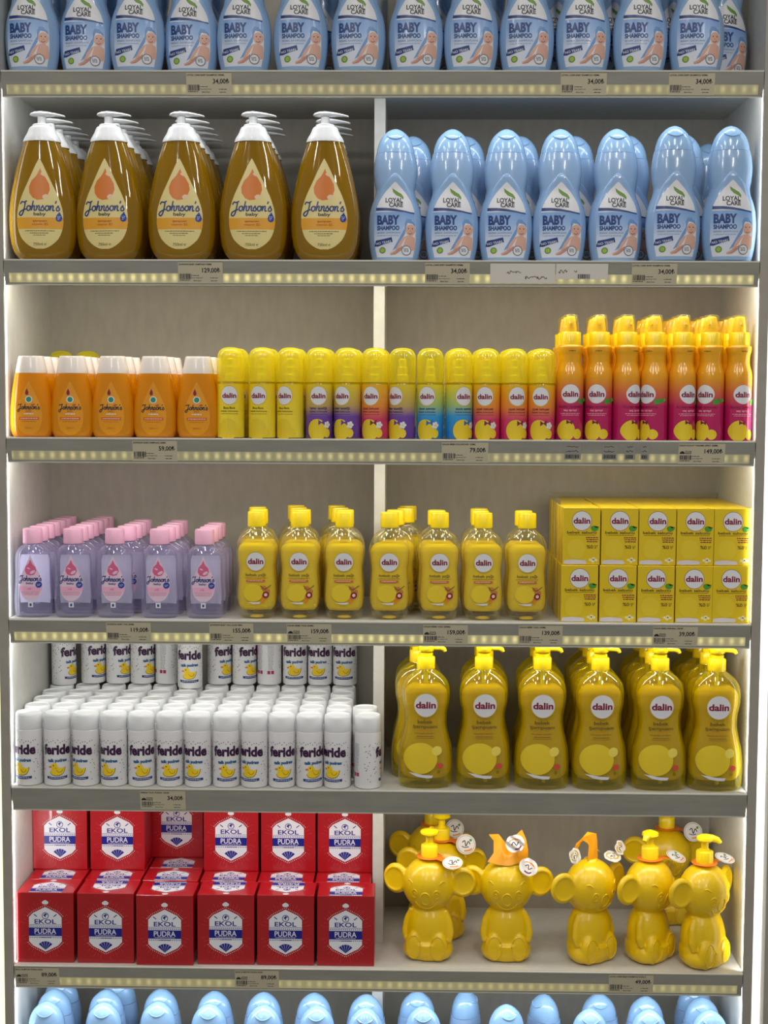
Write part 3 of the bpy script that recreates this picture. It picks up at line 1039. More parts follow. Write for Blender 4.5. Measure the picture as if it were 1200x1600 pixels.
# ---- soap box
def build_soap():
    t = thing('soap_box', '', 'box')
    w, d, h = 58, 34, 90
    bm = bmesh.new(); box(bm, -w / 2, w / 2, 0, d, 0, h, bev=0.6)
    link('carton', bm, mat('yellow carton', (222, 190, 12), 0.4, coat=0.15), t, False)
    A = Art()
    A.ell(0, 69.5, 15.6, 15.6, P_RED, 0); A.ell(0, 69.5, 15, 15, P_WHITE, 1)
    A.text('dalin', 0, 65.4, 8.6, P_RED, 2, 26.5, bold=0.035)
    A.poly([(14, 58), (16, 54), (20, 53), (25, 55), (27, 60), (22, 58.5), (19, 62), (15, 61)], mat('print leaf green', (70, 150, 50)), 2)
    A.text('bebek sabunu', 0, 49.3, 4.2, P_BROWN, 2, 46, bold=0.012)
    A.rect(-22, 47, 22, 47.5, P_BROWN, 2)
    A.lines(16.5, 42.5, 20, P_RED, 2, 3, 3.2, 1.4, seed=3)
    A.text('%0', 13, 26, 5.2, P_BROWN, 2, 10, bold=0.01)
    A.lines(22.5, 30, 5, P_BROWN, 2, 3, 2.0, 0.7)
    plain_mark(A, -8.5, 25, 14.5, 16)
    A.poly([(-28, 2), (-27, 7), (-12, 8.5), (6, 7), (9, 3), (6, 1.5), (-20, 1)], mat('print soap white', (214, 208, 214)), 2)
    for dx, dz in ((14, 8), (19, 10), (23, 7.5), (18, 5.5)):
        A.ell(dx, dz, 2.6, 2.2, mat('print blossom', (238, 230, 170)), 2)
    A.ell(19, 8.5, 1.1, 1.1, P_BROWN, 3)
    A.apply('front_print', on_plane(0), t, 0, 0)
    PROTO['soap'] = t


# ---- yellow pump shampoo
def build_pumpy():
    t = thing('yellow_pump_bottle', '', 'pump bottle')
    F = Form([(0, 38, 24), (2, 41, 27), (12, 43.2, 29), (34, 44, 30), (60, 42.5, 29), (84, 37, 27), (104, 33.6, 25.6), (118, 34.2, 25.6), (138, 38, 26.6), (154, 38.6, 26.8), (166, 36.5, 26), (177, 30, 23), (185, 21, 18.5), (190, 14.5, 14.2), (192, 14, 14)], 2.3)
    bm = bmesh.new(); F.loft(bm, 4, 48)
    link('body', bm, clear('yellow clear shampoo', (252, 242, 110), (226, 208, 20), 0.14, 0.05, 1.5, 1.6, edge=0.3), t, True, 50)
    G = Form([(16, 34, 20), (24, 39.5, 23), (34, 40.8, 24), (60, 39, 24), (84, 34, 22), (104, 30.6, 21), (118, 31, 21), (138, 34.6, 22), (152, 34.5, 22), (160, 30, 20), (166, 22, 15)], 2.3)
    bm = bmesh.new(); G.loft(bm, 5, 36)
    link('shampoo', bm, clear('yellow shampoo core', (250, 238, 40), (222, 196, 6), 0.8, 0.2, 1.1, 0.2, edge=0.1), t, True, 60)
    yp = mat('yellow pump plastic', (252, 218, 14), 0.25, coat=0.3)
    bm = bmesh.new(); lathe(bm, [(14.4, 190), (14.6, 191), (14.6, 208), (13.6, 209.5), (11, 210), (11, 215), (9.5, 216)], 32)
    link('collar', bm, yp, t, True, 35)
    bm = bmesh.new()
    lathe(bm, [(6, 215), (6, 219)], 20)
    lathe(bm, [(11.6, 218), (12.4, 219), (12.4, 224.5), (11, 226)], 28)
    tube(bm, [(2, 0, 222.5), (14, 0, 223.5), (24, 0, 223), (29, 0, 221), (30.8, 0, 217.5)], [4.6, 4.2, 4, 3.6, 2.9], 14)
    link('pump', bm, yp, t, True, 40)
    bm = bmesh.new(); tube(bm, [(0, 0, 191), (1, 0, 100), (4, 0, 6)], 3.2, 10)
    link('dip_tube', bm, mat('milky tube', (226, 220, 150), 0.4), t)
    A = Art()
    A.ell(0, 135, 19.3, 19.6, mat('print gold ring', (206, 170, 40)), 0); A.ell(0, 135, 18.4, 18.7, P_WHITE, 1)
    A.text('dalin', 0, 130.4, 10, P_RED, 2, 32, bold=0.035)
    A.text('bebek', -1, 105.8, 5.4, P_BROWN, 2, 24, bold=0.012)
    A.text('şampuanı', -1, 98.2, 5.2, P_BROWN, 2, 39, bold=0.012)
    A.lines(-1, 93.5, 20, P_ORANGE, 2, 1, h=0.9)
    A.text('banyoya sevdirir', -1, 89, 2.4, P_BROWN, 2, 33, bold=0.0)
    A.lines(-1, 84.6, 26, P_RED, 2, 1, h=1.0, seed=7); A.lines(-1, 82, 30, P_BROWN, 2, 1, h=0.6, seed=8)
    plain_mark(A, -8, 50, 27, 25)
    A.ell(18, 62, 8, 7.5, mat('print pale face', (236, 214, 90)), 2, 0.3)
    A.ell(23, 38, 5.4, 4.6, mat('print berry', (206, 80, 60)), 3)
    A.text('0', 21, 26, 4.6, P_BROWN, 3, 4)
    A.poly([(-27, 27), (-14, 20.5), (0, 18.2), (10, 18.2), (12, 22.5), (-4, 23.5), (-16, 26)], P_WHITE, 3)
    A.apply('label', on_form(F), t, 4, 9)
    PROTO['pumpy'] = t


# ---- talc
def build_talc():
    t = thing('talc_bottle', '', 'talc bottle')
    R = 21.4
    wp = mat('white talc plastic', (232, 231, 232), 0.35, coat=0.15)
    bm = bmesh.new()
    lathe(bm, [(R - 3, 0), (R - 0.8, 1.2), (R, 3.5), (R, 90), (R - 0.6, 90.6)], 40)
    link('body', bm, wp, t, True, 40)
    bm = bmesh.new()
    lathe(bm, [(R - 0.5, 90.7), (R, 91.4), (R - 0.3, 112), (R - 0.9, 115.4), (R - 2.2, 117.3), (R - 3.6, 117.4), (R - 4.4, 115.9), (R - 5, 115.8)], 40)
    link('cap', bm, mat('white cap plastic', (238, 240, 242), 0.3, coat=0.2), t, True, 40)
    A = Art()
    plum = mat('print aubergine', (58, 20, 62), 0.35)
    teal = mat('print sea blue', (10, 90, 140), 0.35)
    yd = mat('print duck yellow', (240, 204, 30), 0.35)
    A.text('feride', 0, 52.5, 14.5, plum, 2, 47, bold=0.045)
    A.text('talk pudrası', 0.5, 40, 4.6, teal, 2, 31, bold=0.05, rot=0.02)
    # rubber duck
    A.poly([(-11, 24), (-8.5, 19.6), (-1, 18), (7, 19.5), (11, 24), (12.8, 31), (8.5, 29.5), (4, 30.4), (1, 31), (-3, 30), (-8, 29)], yd, 2)
    A.ell(-4.3, 32.5, 5.4, 5.4, yd, 2)
    A.poly([(-9, 33.4), (-13.6, 32.6), (-12.6, 30.2), (-8.6, 30.4)], P_ORANGE, 3)
    A.ell(-5.6, 34, 0.9, 1.1, P_DARK, 3)
    A.stroke([(-1, 27), (2.5, 23), (7, 24), (8.2, 27.4)], 0.6, P_BROWN, 3, 3)
    A.stroke([(-11, 24), (-8.5, 19.4), (-1, 17.7), (7, 19.2), (11.2, 24), (13, 31)], 0.7, P_BROWN, 3, 3)
    A.poly([(-17, 12.6), (-17, 16.6), (-8, 15.6), (8, 15.8), (17, 16.8), (17, 12.8), (8, 11.6), (-8, 11.4)], P_NAVY, 2)
    A.lines(0, 13.4, 26, P_WHITE, 3, 1, h=0.9)
    rr = random.Random(5)
    dot = mat('print plum dot', (70, 40, 80))
    for k in range(64):
        u = rr.choice((-1, 1)) * rr.uniform(20, 42)
        v = rr.uniform(12, 76)
        A.ell(u, v, 0.75, 0.75, dot, 2, seg=8)
    for k in range(12):
        A.ell(-20 + k * 3.6, 71 + rr.uniform(-1, 4), 0.75, 0.75, dot, 2, seg=8)
    # small print, bar code and stamps round the back
    A.rect(46, 44, 50.5, 76, P_PINK, 1); A.lines(48, 60, 3, plum, 2, 8, 2.4, 0.6)
    for k in range(9):
        A.rect(46, 22 + k * 2, 50.5, 23.1 + k * 2, P_DARK, 2)
    for s in (-1, 1):
        A.lines(s * 57, 72, 11, P_GREY, 2, 20, 2.3, 0.7, seed=s + 4)
        for k in range(2):
            A.rect(s * 57 - 6 + k * 6.4, 20, s * 57 - 1 + k * 6.4, 26, mat('print magenta stamp', (170, 40, 100)), 2)
    A.apply('print', on_cyl(R), t, 3, 0)
    PROTO['talc'] = t


# ---- red powder box
def build_powder():
    t = thing('powder_box', '', 'box')
    w, d, h = 92, 65.5, 115.5
    red = noisy('red carton', (166, 6, 20), (172, 9, 24), 30, 0.35, coat=0.3)
    bm = bmesh.new(); box(bm, -w / 2, w / 2, 0, d, 0, h, bev=0.8)
    link('carton', bm, red, t, False)
    ray = mat('print ray red', (200, 56, 56), 0.35)
    wh = mat('print badge white', (226, 226, 232), 0.35)
    bl = mat('print cobalt', (16, 24, 130), 0.35)

    def face(A, cx, cz, s=1.0, flip=1):
        def q(p):
            return (cx + p[0] * s * flip, cz + p[1] * s * flip)
        # star burst of thin rays at the four corners of the badge
        for sx in (-1, 1):
            for sz in (-1, 1):
                for k in range(9):
                    a = math.radians(14 + k * 8)
                    r0, r1 = 31 + 3 * (k % 2), 50 - 4 * (k % 2)
                    ca, sa = math.cos(a) * sx * 0.82, math.sin(a) * sz
                    nx, nz = -math.sin(a) * 0.45 * sx, math.cos(a) * 0.45 * sz
                    A.poly([q((r0 * ca, r0 * sa)), q((r1 * ca - nx, r1 * sa - nz)), q((r1 * ca + nx, r1 * sa + nz))], ray, 0)
        A.poly([q(p) for p in ((0, 37), (20, 27), (26.5, 20), (26.5, -20), (20, -27), (0, -37), (-20, -27), (-26.5, -20), (-26.5, 20), (-20, 27))], wh, 1)
        hexa = [(0, 40), (21, 29.5), (29.5, 21), (29.5, -21), (21, -29.5), (0, -40), (-21, -29.5), (-29.5, -21), (-29.5, 21), (-21, 29.5)]
        for (xa, za), (xb, zb) in zip(hexa, hexa[1:] + hexa[:1]):
            L = math.hypot(xb - xa, zb - za)
            if L > 35:
                continue
            for j in range(int(L / 3)):
                f = (j + 0.5) / int(L / 3)
                A.ell(*q((xa + (xb - xa) * f, za + (zb - za) * f)), 0.7, 0.7, wh, 1, seg=6)
        A.poly([q(p) for p in ((0, 41), (4.5, 42), (5.5, 45), (2.5, 47.5), (0, 48.5), (-2.5, 47.5), (-5.5, 45), (-4.5, 42))], wh, 1)
        A.ell(*q((0, 22.5)), 5.6 * s, 5.6 * s, bl, 2); A.ell(*q((0, 22.5)), 4.5 * s, 4.5 * s, wh, 3)
        A.poly([q(p) for p in ((-3.5, 23), (0, 26.5), (4, 25), (1, 23.5), (0.5, 19), (-1.2, 22))], bl, 4)
        for sx in (-1, 1):
            A.poly([q(p) for p in ((13 * sx, 21.5), (18 * sx, 25.5), (19 * sx, 24.5), (14.2 * sx, 20.5))], bl, 2)
        A.text('EKOL', *q((0, 9.4)), 7.0 * s, bl, 2, 35 * s, bold=0.02, rot=0 if flip == 1 else math.pi)
        A.rect(*q((-26, 7.4)), *q((26, 8)), bl, 2)
        for j in range(17):
            A.rect(*q((-25.4 + j * 3.1, 4.2)), *q((-24 + j * 3.1, 6)), bl, 2)
            A.rect(*q((-25.4 + j * 3.1, -14.2)), *q((-24 + j * 3.1, -12.6)), bl, 2)
        A.rect(*q((-26.5, -11)), *q((26.5, 3)), bl, 3)
        A.text('PUDRA', *q((0, -7.2)), 8.4 * s, wh, 4, 35 * s, bold=0.012, rot=0 if flip == 1 else math.pi)
        A.lines(q((0, -9.4))[0], q((0, -9.4))[1], 32, wh, 4, 1, h=0.7)
        A.lines(q((0, -13))[0], q((0, -14))[1], 20, bl, 4, 1, h=1.2)
        for k in range(5):
            a0, a1 = math.radians(40 + k * 20.5), math.radians(58 + k * 20.5)
            A.poly([q((0, -34)), q((14.5 * math.cos(a0), -34 + 14.5 * math.sin(a0))), q((14.5 * math.cos(a1), -34 + 14.5 * math.sin(a1)))], bl, 2)
    A = Art(); face(A, 0, 55); A.apply('front_print', on_plane(0), t, 0, 0)
    A = Art(); face(A, 0, 15.5)
    for co, no in (((0, 0.5, 0), (0, -1, 0)), ((0, d - 0.5, 0), (0, 1, 0))):
        bmesh.ops.bisect_plane(A.bm, geom=A.bm.verts[:] + A.bm.edges[:] + A.bm.faces[:], plane_co=co, plane_no=no, clear_outer=True)
    A.apply('top_print', on_top(h), t, 0, 0)
    PROTO['powder'] = t
    # same box laid the other way round: its top print faces the back
    t2 = dup(t)
    for ch in t2.children:
        if ch.name.startswith('top_print'):
            ch.data = ch.data.copy()
            for v in ch.data.vertices:
                v.co = Vector((-v.co.x, d / 1000 - v.co.y, v.co.z))
    PROTO['powder_turned'] = t2


# ---- koala shaped bottle
def build_koala():
    ym = mat('yellow moulded plastic', (234, 194, 4), 0.34, coat=0.25)
    bm = bmesh.new()
    ellipsoid(bm, (0, 0, 122), (43.5, 39, 45))
    ellipsoid(bm, (0, 2, 47), (38.5, 32, 52))
    ellipsoid(bm, (0, 2, 26), (38.5, 33, 32))
    lathe(bm, [(27, 0.4), (32, 3), (36.5, 14), (37, 30)], 32, (0, 2))
    lathe(bm, [(11, 150), (11, 168.5)], 24)
    for s in (-1, 1):
        ellipsoid(bm, (55 * s, 2, 127), (23, 9.5, 25.5), Matrix.Rotation(0.25 * s, 4, 'Z'))
        # arm along the side
        tube(bm, [(26 * s, -4, 80), (34 * s, -6, 62), (37 * s, -9, 44), (35 * s, -12, 30)], [6, 6.5, 6.5, 5], 12)
        ellipsoid(bm, (19.5 * s, -23, 25), (16, 10, 24.5))
        ellipsoid(bm, (24 * s, -6, 16), (17, 26, 16))
    me = bpy.data.meshes.new('tmp')
    bm.to_mesh(me); bm.free()
    o = bpy.data.objects.new('tmp', me)
    COL.objects.link(o)
    r = o.modifiers.new('r', 'REMESH'); r.mode = 'VOXEL'; r.voxel_size = 1.7
    s_ = o.modifiers.new('s', 'SMOOTH'); s_.factor = 0.6; s_.iterations = 7
    dg = bpy.context.evaluated_depsgraph_get()
    dg.update()
    ev = o.evaluated_get(dg)
    m2 = bpy.data.meshes.new_from_object(ev)
    bpy.data.objects.remove(o)
    bm = bmesh.new(); bm.from_mesh(m2)
    # base cut flat
    for v in bm.verts:
        if v.co.z < 0.8:
            v.co.z = 0.0
    # ears dished on the front
    for v in bm.verts:
        for s in (-1, 1):
            dx, dz = (v.co.x - 57 * s) / 16.5, (v.co.z - 127) / 18.5
            q = dx * dx + dz * dz
            if q < 1 and v.co.y < 2:
                v.co.y += 6.0 * (1 - q) ** 0.6
    bv = BVHTree.FromBMesh(bm)

    def onto(x, z, lift=0.0):
        hit = bv.ray_cast(Vector((x, -120, z)), Vector((0, 1, 0)))
        return Vector((x, (hit[0].y if hit[0] else 0) - lift, z))

    def ridge(pts, rad=0.9, closed=False):
        P = smooth_line(pts + ([pts[0]] if closed else []), 5)
        P = [onto(p[0], p[1], 0.35) for p in P]
        rad *= 1.35
        tube(bm, P, [rad * 0.5] + [rad] * (len(P) - 2) + [rad * 0.5], 8)

    def ov(cx, cz, rx, rz, n=12):
        return [(cx + rx * math.cos(2 * math.pi * k / n), cz + rz * math.sin(2 * math.pi * k / n)) for k in range(n)]
    for s in (-1, 1):
        ridge(ov(18 * s, 115, 4.6, 6.6), 0.7, True)
        ridge(ov(18 * s, 113.5, 1.6, 2.4), 0.6, True)
        ridge([(22 * s, 131), (26 * s, 135), (30 * s, 134)] if s > 0 else [(-22, 131), (-26, 135), (-30, 134)], 0.9)
        ridge(ov(19.5 * s, 25, 11.5, 18.5), 0.9, True)
    ridge(ov(0, 107.5, 7.6, 10.5), 0.9, True)
    ridge([(-17, 100), (-10, 92), (0, 88.8), (10, 92), (17, 100)], 1.0)
    body = bm.copy()
    bm.free()
    coll = mat('orange collar card', (232, 120, 30), 0.4)
    disc = mat('white tag card', (226, 222, 216), 0.4)
    yp = mat('yellow pump plastic', (252, 218, 14), 0.25, coat=0.3)

    def pump_mesh(kind, ang=0.0):
        b = bmesh.new()
        lathe(b, [(13.8, 168), (13.8, 186), (12.8, 187.4), (8, 188), (8, 190), (6, 190.5), (6, 203)], 30)
        if kind == 'round':
            lathe(b, [(6, 202), (12.5, 203.5), (15, 206), (15, 209), (12.5, 211.4), (4, 212.6)], 30)
            tube(b, [(0, 6, 207.5), (0, 20, 208), (0, 26, 206)], [5, 4.2, 3.2], 12)
        else:
            lathe(b, [(6, 202), (11.5, 203), (13.8, 206), (13, 210), (7, 213)], 30)
            c, s = math.cos(ang), math.sin(ang)
            tube(b, [(c * d_, s * d_, h_) for d_, h_ in ((0, 208.5), (12, 208), (20, 206), (25, 201.5))], [6.5, 6, 5, 3], 12)
        return b

    def tagmesh(ang, drop):
        b = bmesh.new()
        lathe(b, [(20.5, 166.8), (20.8, 167.2), (20.5, 167.8), (14, 168.4)], 30)
        c, s = math.cos(ang), math.sin(ang)
        vs = []
        for r_, wd, z in ((15, 9, 168), (26, 8, 167), (36, 7, 165 + drop)):
            vs.append((b.verts.new((c * r_ - s * wd, s * r_ + c * wd, z)), b.verts.new((c * r_ + s * wd, s * r_ - c * wd, z))))
        for a, d in zip(vs, vs[1:]):
            b.faces.new((a[0], a[1], d[1], d[0]))
        return b

    def tagdisc(ang, drop, tilt):
        A = Art()
        A.ell(0, 0, 16.5, 16.5, disc, 0); A.ell(0, 0, 15, 15, mat('tag print ring', (190, 176, 170)), 1); A.ell(0, 0, 13.8, 13.8, disc, 2)
        A.stroke([(-6, 3), (-2, 6), (0, -3), (4, 5), (7, 0)], 1.6, P_DARK, 3, 4)
        A.stroke([(-7, -3), (-2, -5), (5, -4)], 1.4, P_DARK, 3, 4)
        A.stroke([(-3, -11), (5, -10), (10, -7)], 2.4, P_ORANGE, 3, 3)
        A.ell(8, 7, 2.3, 2.3, mat('print leaf green', (70, 150, 50)), 3)
        ct, st = math.cos(tilt), math.sin(tilt)
        cx, cy = 46 * math.cos(ang), 46 * math.sin(ang)

        def fn(u, v, e):
            return (cx + u, cy + v * ct - e * st * 1.0, 166 + drop + v * st + e * ct)
        return A, fn

    def make(key, pump, tagspec, ang=0.0):
        t = thing('koala_bottle', '', 'shampoo bottle')
        b = body.copy()
        link('body', b, ym, t, True, 60)
        if pump:
            link('pump', pump_mesh(pump, ang), yp, t, True, 40)
        for ang, drop, tilt in tagspec:
            cm = link('collar_tag', tagmesh(ang, drop), coll, t, True, 50)
            A, fn = tagdisc(ang, drop, tilt)
            A.apply('tag_disc', fn, cm, 0, 0)
        PROTO[key] = t
        return t
    make('koala_round', 'round', [(-0.45, -1, 0.35)])
    make('koala_side', 'side', [(-0.1, 1, 0.3)], -0.9)
    make('koala_left', 'side', [(-0.55, 1, 0.4)], -2.9)
    make('koala_back', 'round', [(-0.5, -1, 1.25)])
    make('koala_torn', None, [])
    make('koala_loop', None, [])
    body.free()
    orange = mat('crumpled orange card', (240, 160, 16), 0.4)

    def sheet(pts_grid, name, m, parent):
        b = bmesh.new()
        rows = [[b.verts.new(p) for p in r_] for r_ in pts_grid]
        for a, c in zip(rows, rows[1:]):
            for k in range(len(a) - 1):
                b.faces.new((a[k], a[k + 1], c[k + 1], c[k]))
        bmesh.ops.subdivide_edges(b, edges=b.edges[:], cuts=2, use_grid_fill=True, smooth=1.0)
        r0 = bmesh.ops.solidify(b, geom=b.faces[:], thickness=0.8)
        return link(name, b, m, parent, True, 50)
    p = PROTO['koala_torn']
    sh = sheet([[(-32, -20, 165), (-14, -24, 161), (4, -24, 160), (20, -18, 164), (34, -8, 167)],
                [(-22, -14, 178), (-10, -20, 174), (2, -14, 172), (18, -20, 176), (34, -8, 182)],
                [(-22, -8, 196), (-12, -12, 190), (2, -4, 178), (16, -14, 192), (31, -4, 198)],
                [(-30, -6, 206), (-14, -6, 207), (2, -2, 186), (14, -6, 206), (24, -2, 214)]], 'collar_tag', orange, p)
    for cx, cz, rot, ti in ((12, 198, 0.2, 1.35), (34, 160, -0.6, 1.0)):
        A = Art()
        A.ell(0, 0, 15.5, 14, disc, 0); A.ell(0, 3, 10, 5.5, P_ORANGE, 1); A.ell(0, 0, 11, 6, disc, 2)
        A.stroke([(-6, -1), (-2, 3), (2, -3), (6, 2)], 1.6, P_DARK, 3, 3)
        A.stroke([(-2, -9), (5, -8), (9, -5)], 2.2, P_RED, 3, 3)
        c, s = math.cos(rot), math.sin(rot)
        A.apply('tag_disc', (lambda cx, cz, c, s, ti: lambda u, v, e: (cx + u * c - v * s, -27 - e + 1.5 * math.sin((u + v) * 0.35) + (v * c + u * s) * math.cos(ti), cz + (u * s + v * c) * math.sin(ti)))(cx, cz, c, s, ti), sh, 3, 3)
    p = PROTO['koala_loop']
    sh = sheet([[(-12, -6, 166), (0, -8, 164), (10, -6, 165)],
                [(-10, -5, 178), (0, -9, 178), (9, -6, 180)],
                [(-8, -4, 190), (2, -8, 192), (10, -4, 195)],
                [(-16, -2, 206), (-2, -6, 210), (9, -3, 208)],
                [(-30, 2, 196), (-18, -1, 206), (-6, 2, 212)],
                [(-36, 6, 178), (-28, 3, 184), (-20, 6, 190)]], 'collar_tag', orange, p)
    for cx, cz, rot, ti, rx in ((-44, 182, 0.9, 1.2, 13), (36, 168, -0.15, 0.45, 16), (52, 180, 1.2, 1.2, 12)):
        A = Art()
        A.ell(0, 0, rx, rx * 0.85, disc, 0); A.ell(0, 1, rx * 0.7, rx * 0.5, mat('print gold ring', (206, 170, 40)), 1); A.ell(0, 1, rx * 0.55, rx * 0.36, disc, 2)
        A.stroke([(-5, 0), (-1, 3), (2, -3), (5, 2)], 1.4, P_DARK, 3, 3)
        c, s = math.cos(rot), math.sin(rot)
        A.apply('tag_disc', (lambda cx, cz, c, s, ti: lambda u, v, e: (cx + u * c - v * s, -12 - e + 1.5 * math.sin((u - v) * 0.4) + (v * c + u * s) * math.cos(ti), cz + (u * s + v * c) * math.sin(ti)))(cx, cz, c, s, ti), sh, 3, 3)


build_blue()
build_pump750()
build_small()
build_cologne('y', [(0, (236, 216, 60)), (0.3, (238, 214, 50)), (1, (236, 204, 20))], P_BROWN)
build_cologne('v', [(0, (90, 50, 150)), (0.4, (110, 70, 160)), (0.6, (190, 160, 90)), (1, (226, 200, 30))], mat('print deep violet', (50, 24, 90)))
build_cologne('m', [(0, (190, 30, 100)), (0.35, (206, 60, 100)), (0.6, (230, 140, 50)), (1, (236, 180, 20))], P_RED)
build_cologne('b', [(0, (30, 120, 190)), (0.4, (50, 150, 210)), (0.62, (160, 190, 110)), (1, (230, 210, 30))], P_NAVY)
build_spray()
build_pinkoil()
build_oil()
build_soap()
build_pumpy()
build_talc()
build_powder()
build_koala()

# ------------------------------------------------------------------ stocking the shelves
PYB = {1: 105, 2: 400, 3: 680, 4: 960, 5: 1225, 6: 1500, 7: 1600}
R = math.radians


def gx(px, row, Y, py=None):
    return at(px, py if py is not None else PYB[row], Y)[0]


# top shelf: blue shampoo
g = 'blue shampoo bottles on the top shelf'
front1 = [51, 133, 215, 298, 382, 470, 560, 650, 736, 823, 911, 1000, 1088]
for i, px in enumerate(front1):
    put('blue', gx(px, 1, 0.033, 60), 0.046 if i in (1, 3) else 0.033, TOPS[1], R((i % 3 - 1) * 2), 'pale blue baby shampoo bottle, %s from the left in the front of the top shelf' % ORD[i + 1], g)
put('blue', 0.4835, 0.092, TOPS[1], R(14), 'pale blue shampoo bottle set back and turned at the right end of the top shelf', g)
for i, px in ((0, 72), (1, 152), (2, 232), (3, 318), (5, 497), (7, 676), (8, 757), (10, 868), (11, 955), (12, 1046)):
    put('blue', gx(px, 1, 0.11, 60), 0.11, TOPS[1], R(3), 'pale blue bottle in shade, behind the %s front bottle of the top shelf' % ORD[i + 1], g)

# second shelf left: amber pumps, five deep
g = 'amber pump bottles on the second shelf'
for i, (px, rt, deep) in enumerate(((67, 2, 5), (171, -6, 5), (284, 0, 5), (396, 0, 4), (508, 0, 4))):
    X = gx(px, 2, 0.034, 300)
    for k in range(deep):
        lab = ('large amber pump bottle of shampoo, %s from the left in the front row' % ORD[i + 1]) if k == 0 else ('large amber pump bottle, %s behind the %s front pump bottle' % (ORD[k], ORD[i + 1]))
        put('pump750', X, 0.034 + k * 0.0562, TOPS[2], R(rt if k == 0 else 0), lab, g)

# second shelf right: blue shampoo
g = 'blue shampoo bottles on the second shelf'
for i, (px, Y) in enumerate(((617.5, 0.062), (706, 0.062), (790, 0.062), (873.5, 0.060), (961, 0.058), (1051, 0.033), (1138.5, 0.033))):
    put('blue', gx(px, 2, Y, 350), Y, TOPS[2], R((0, 1, -1, 0, 1, 0, -1)[i]), 'pale blue baby shampoo bottle, %s from the centre divider, front of the second shelf' % ORD[i + 1], g)
for i, (px, Y) in enumerate(((645, 0.126), (728, 0.126), (812, 0.124), (897, 0.122), (980, 0.118), (1066, 0.104), (1104, 0.19))):
    put('blue', gx(px, 2, Y, 350), Y, TOPS[2], 0, 'pale blue bottle standing behind the %s blue front bottle of the second shelf' % ORD[i + 1], g)

# third shelf
g = 'small orange shampoo bottles on the third shelf'
for i, (px, n) in enumerate(((49.5, 4), (113.5, 4), (177, 3), (242.5, 3), (310, 3))):
    for k in range(n):
        Y = 0.030 + k * 0.0405
        lab = ('small orange shampoo bottle with white cap, %s from the left in the front' % ORD[i + 1]) if k == 0 else ('small orange bottle with white cap, %s behind the %s front orange bottle' % (ORD[k], ORD[i + 1]))
        put('small', gx(px, 3, 0.03, 620) + k * 0.004 * (1 if i > 1 else 0.5), Y, TOPS[3], 0, lab, g)
g = 'yellow capped colognes on the third shelf'
for i, px in enumerate((96, 137)):
    Y = 0.235
    put('col_y', gx(px, 3, Y, 560), Y, TOPS[3], 0, 'yellow domed cap %s behind the orange bottles' % ('nearest the left wall' if i == 0 else 'second from the left wall'), g)
cols = [(361, 'y', 0), (410, 'y', -5), (454, 'y', -9), (499, 'v', 0), (543, 'v', -9), (586, 'm', -7), (629, 'v', -13), (672, 'b', -6), (717, 'b', 8), (760, 'm', -4), (803, 'm', 4), (846, 'm', -3.5)]
cname = {'y': 'all yellow', 'v': 'yellow and violet', 'm': 'orange and magenta', 'b': 'yellow and blue'}
for i, (px, v, off) in enumerate(cols):
    X = gx(px, 3, 0.03, 620)
    put('col_' + v, X, 0.027, TOPS[3], math.asin(off / 22.0), '%s cologne spray with domed cap, %s from the left in its row' % (cname[v], ORD[i + 1]), g)
    if i not in (6, 7):
        put('col_' + v, X + (0.003 if px < 646 else -0.002), 0.0725, TOPS[3], R(20), 'yellow capped cologne just behind the %s front cologne' % ORD[i + 1], g)
g = 'orange and magenta hair sprays on the third shelf'
for i, (px, off, n) in enumerate(((890, -1, 3), (935, -6, 3), (978, 12, 3), (1021.5, -15, 4), (1065, 8, 6), (1109, -12, 6), (1152.5, 4, 6))):
    X = gx(px, 3, 0.03, 620)
    for k in range(n):
        lab = ('orange and magenta hair spray bottle, %s from the left in the front' % ORD[i + 1]) if k == 0 else ('orange hair spray bottle, %s behind the %s front hair spray' % (ORD[k], ORD[i + 1]))
        put('spray', X, 0.028 + k * 0.0445, TOPS[3], math.asin(off / 22.0), lab, g)

# fourth shelf
g = 'pink capped oils on the fourth shelf'
for i, (px, offs) in enumerate(((52, (0, 41, 82, 123, 164, 205, 243)), (115, (0, 41, 82, 123, 164, 205, 243)), (180, (0, 50, 92, 134, 180)), (250, (0, 42, 84, 126, 168)), (320, (0, 42, 84, 126)))):
    X = gx(px, 4, 0.03, 900)
    for k, dy in enumerate(offs):
        drift = (0, 0, 0.0005, 0.0002, 0.0001)[i] * 0.4 * min(dy, 60)
        lab = ('clear baby oil bottle with pink cap, %s from the left in the front' % ORD[i + 1]) if k == 0 else ('clear oil with pink cap, %s behind the %s pink-capped front bottle' % (ORD[k], ORD[i + 1]))
        put('pinkoil', X + drift, 0.030 + dy / 1000, TOPS[4], 0, lab, g)
g = 'yellow oils on the fourth shelf'
fronts = [401.5, 468.5, 538, 608.5, 686.5, 754.5, 822.5]
backs = [((405, 0.088), (403, 0.135)), ((472, 0.085), (466, 0.132), (463, 0.18)), ((539, 0.085), (531, 0.132), (526, 0.18)), ((618, 0.085), (634, 0.132), (637, 0.18)), ((682, 0.085),), ((749.5, 0.085), (748, 0.13)), ((817.5, 0.085),)]
for i, px in enumerate(fronts):
    put('oil', gx(px, 4, 0.035, 900), 0.035, TOPS[4], 0, 'yellow baby oil bottle with yellow cap, %s from the left in the front' % ORD[i + 1], g)
    for k, (bx, Y) in enumerate(backs[i]):
        put('oil', gx(bx, 4, Y, 860), Y, TOPS[4], 0, 'yellow oil bottle, %s behind the %s front yellow oil bottle' % (ORD[k + 1], ORD[i + 1]), g)
g = 'yellow soap boxes stacked on the fourth shelf'
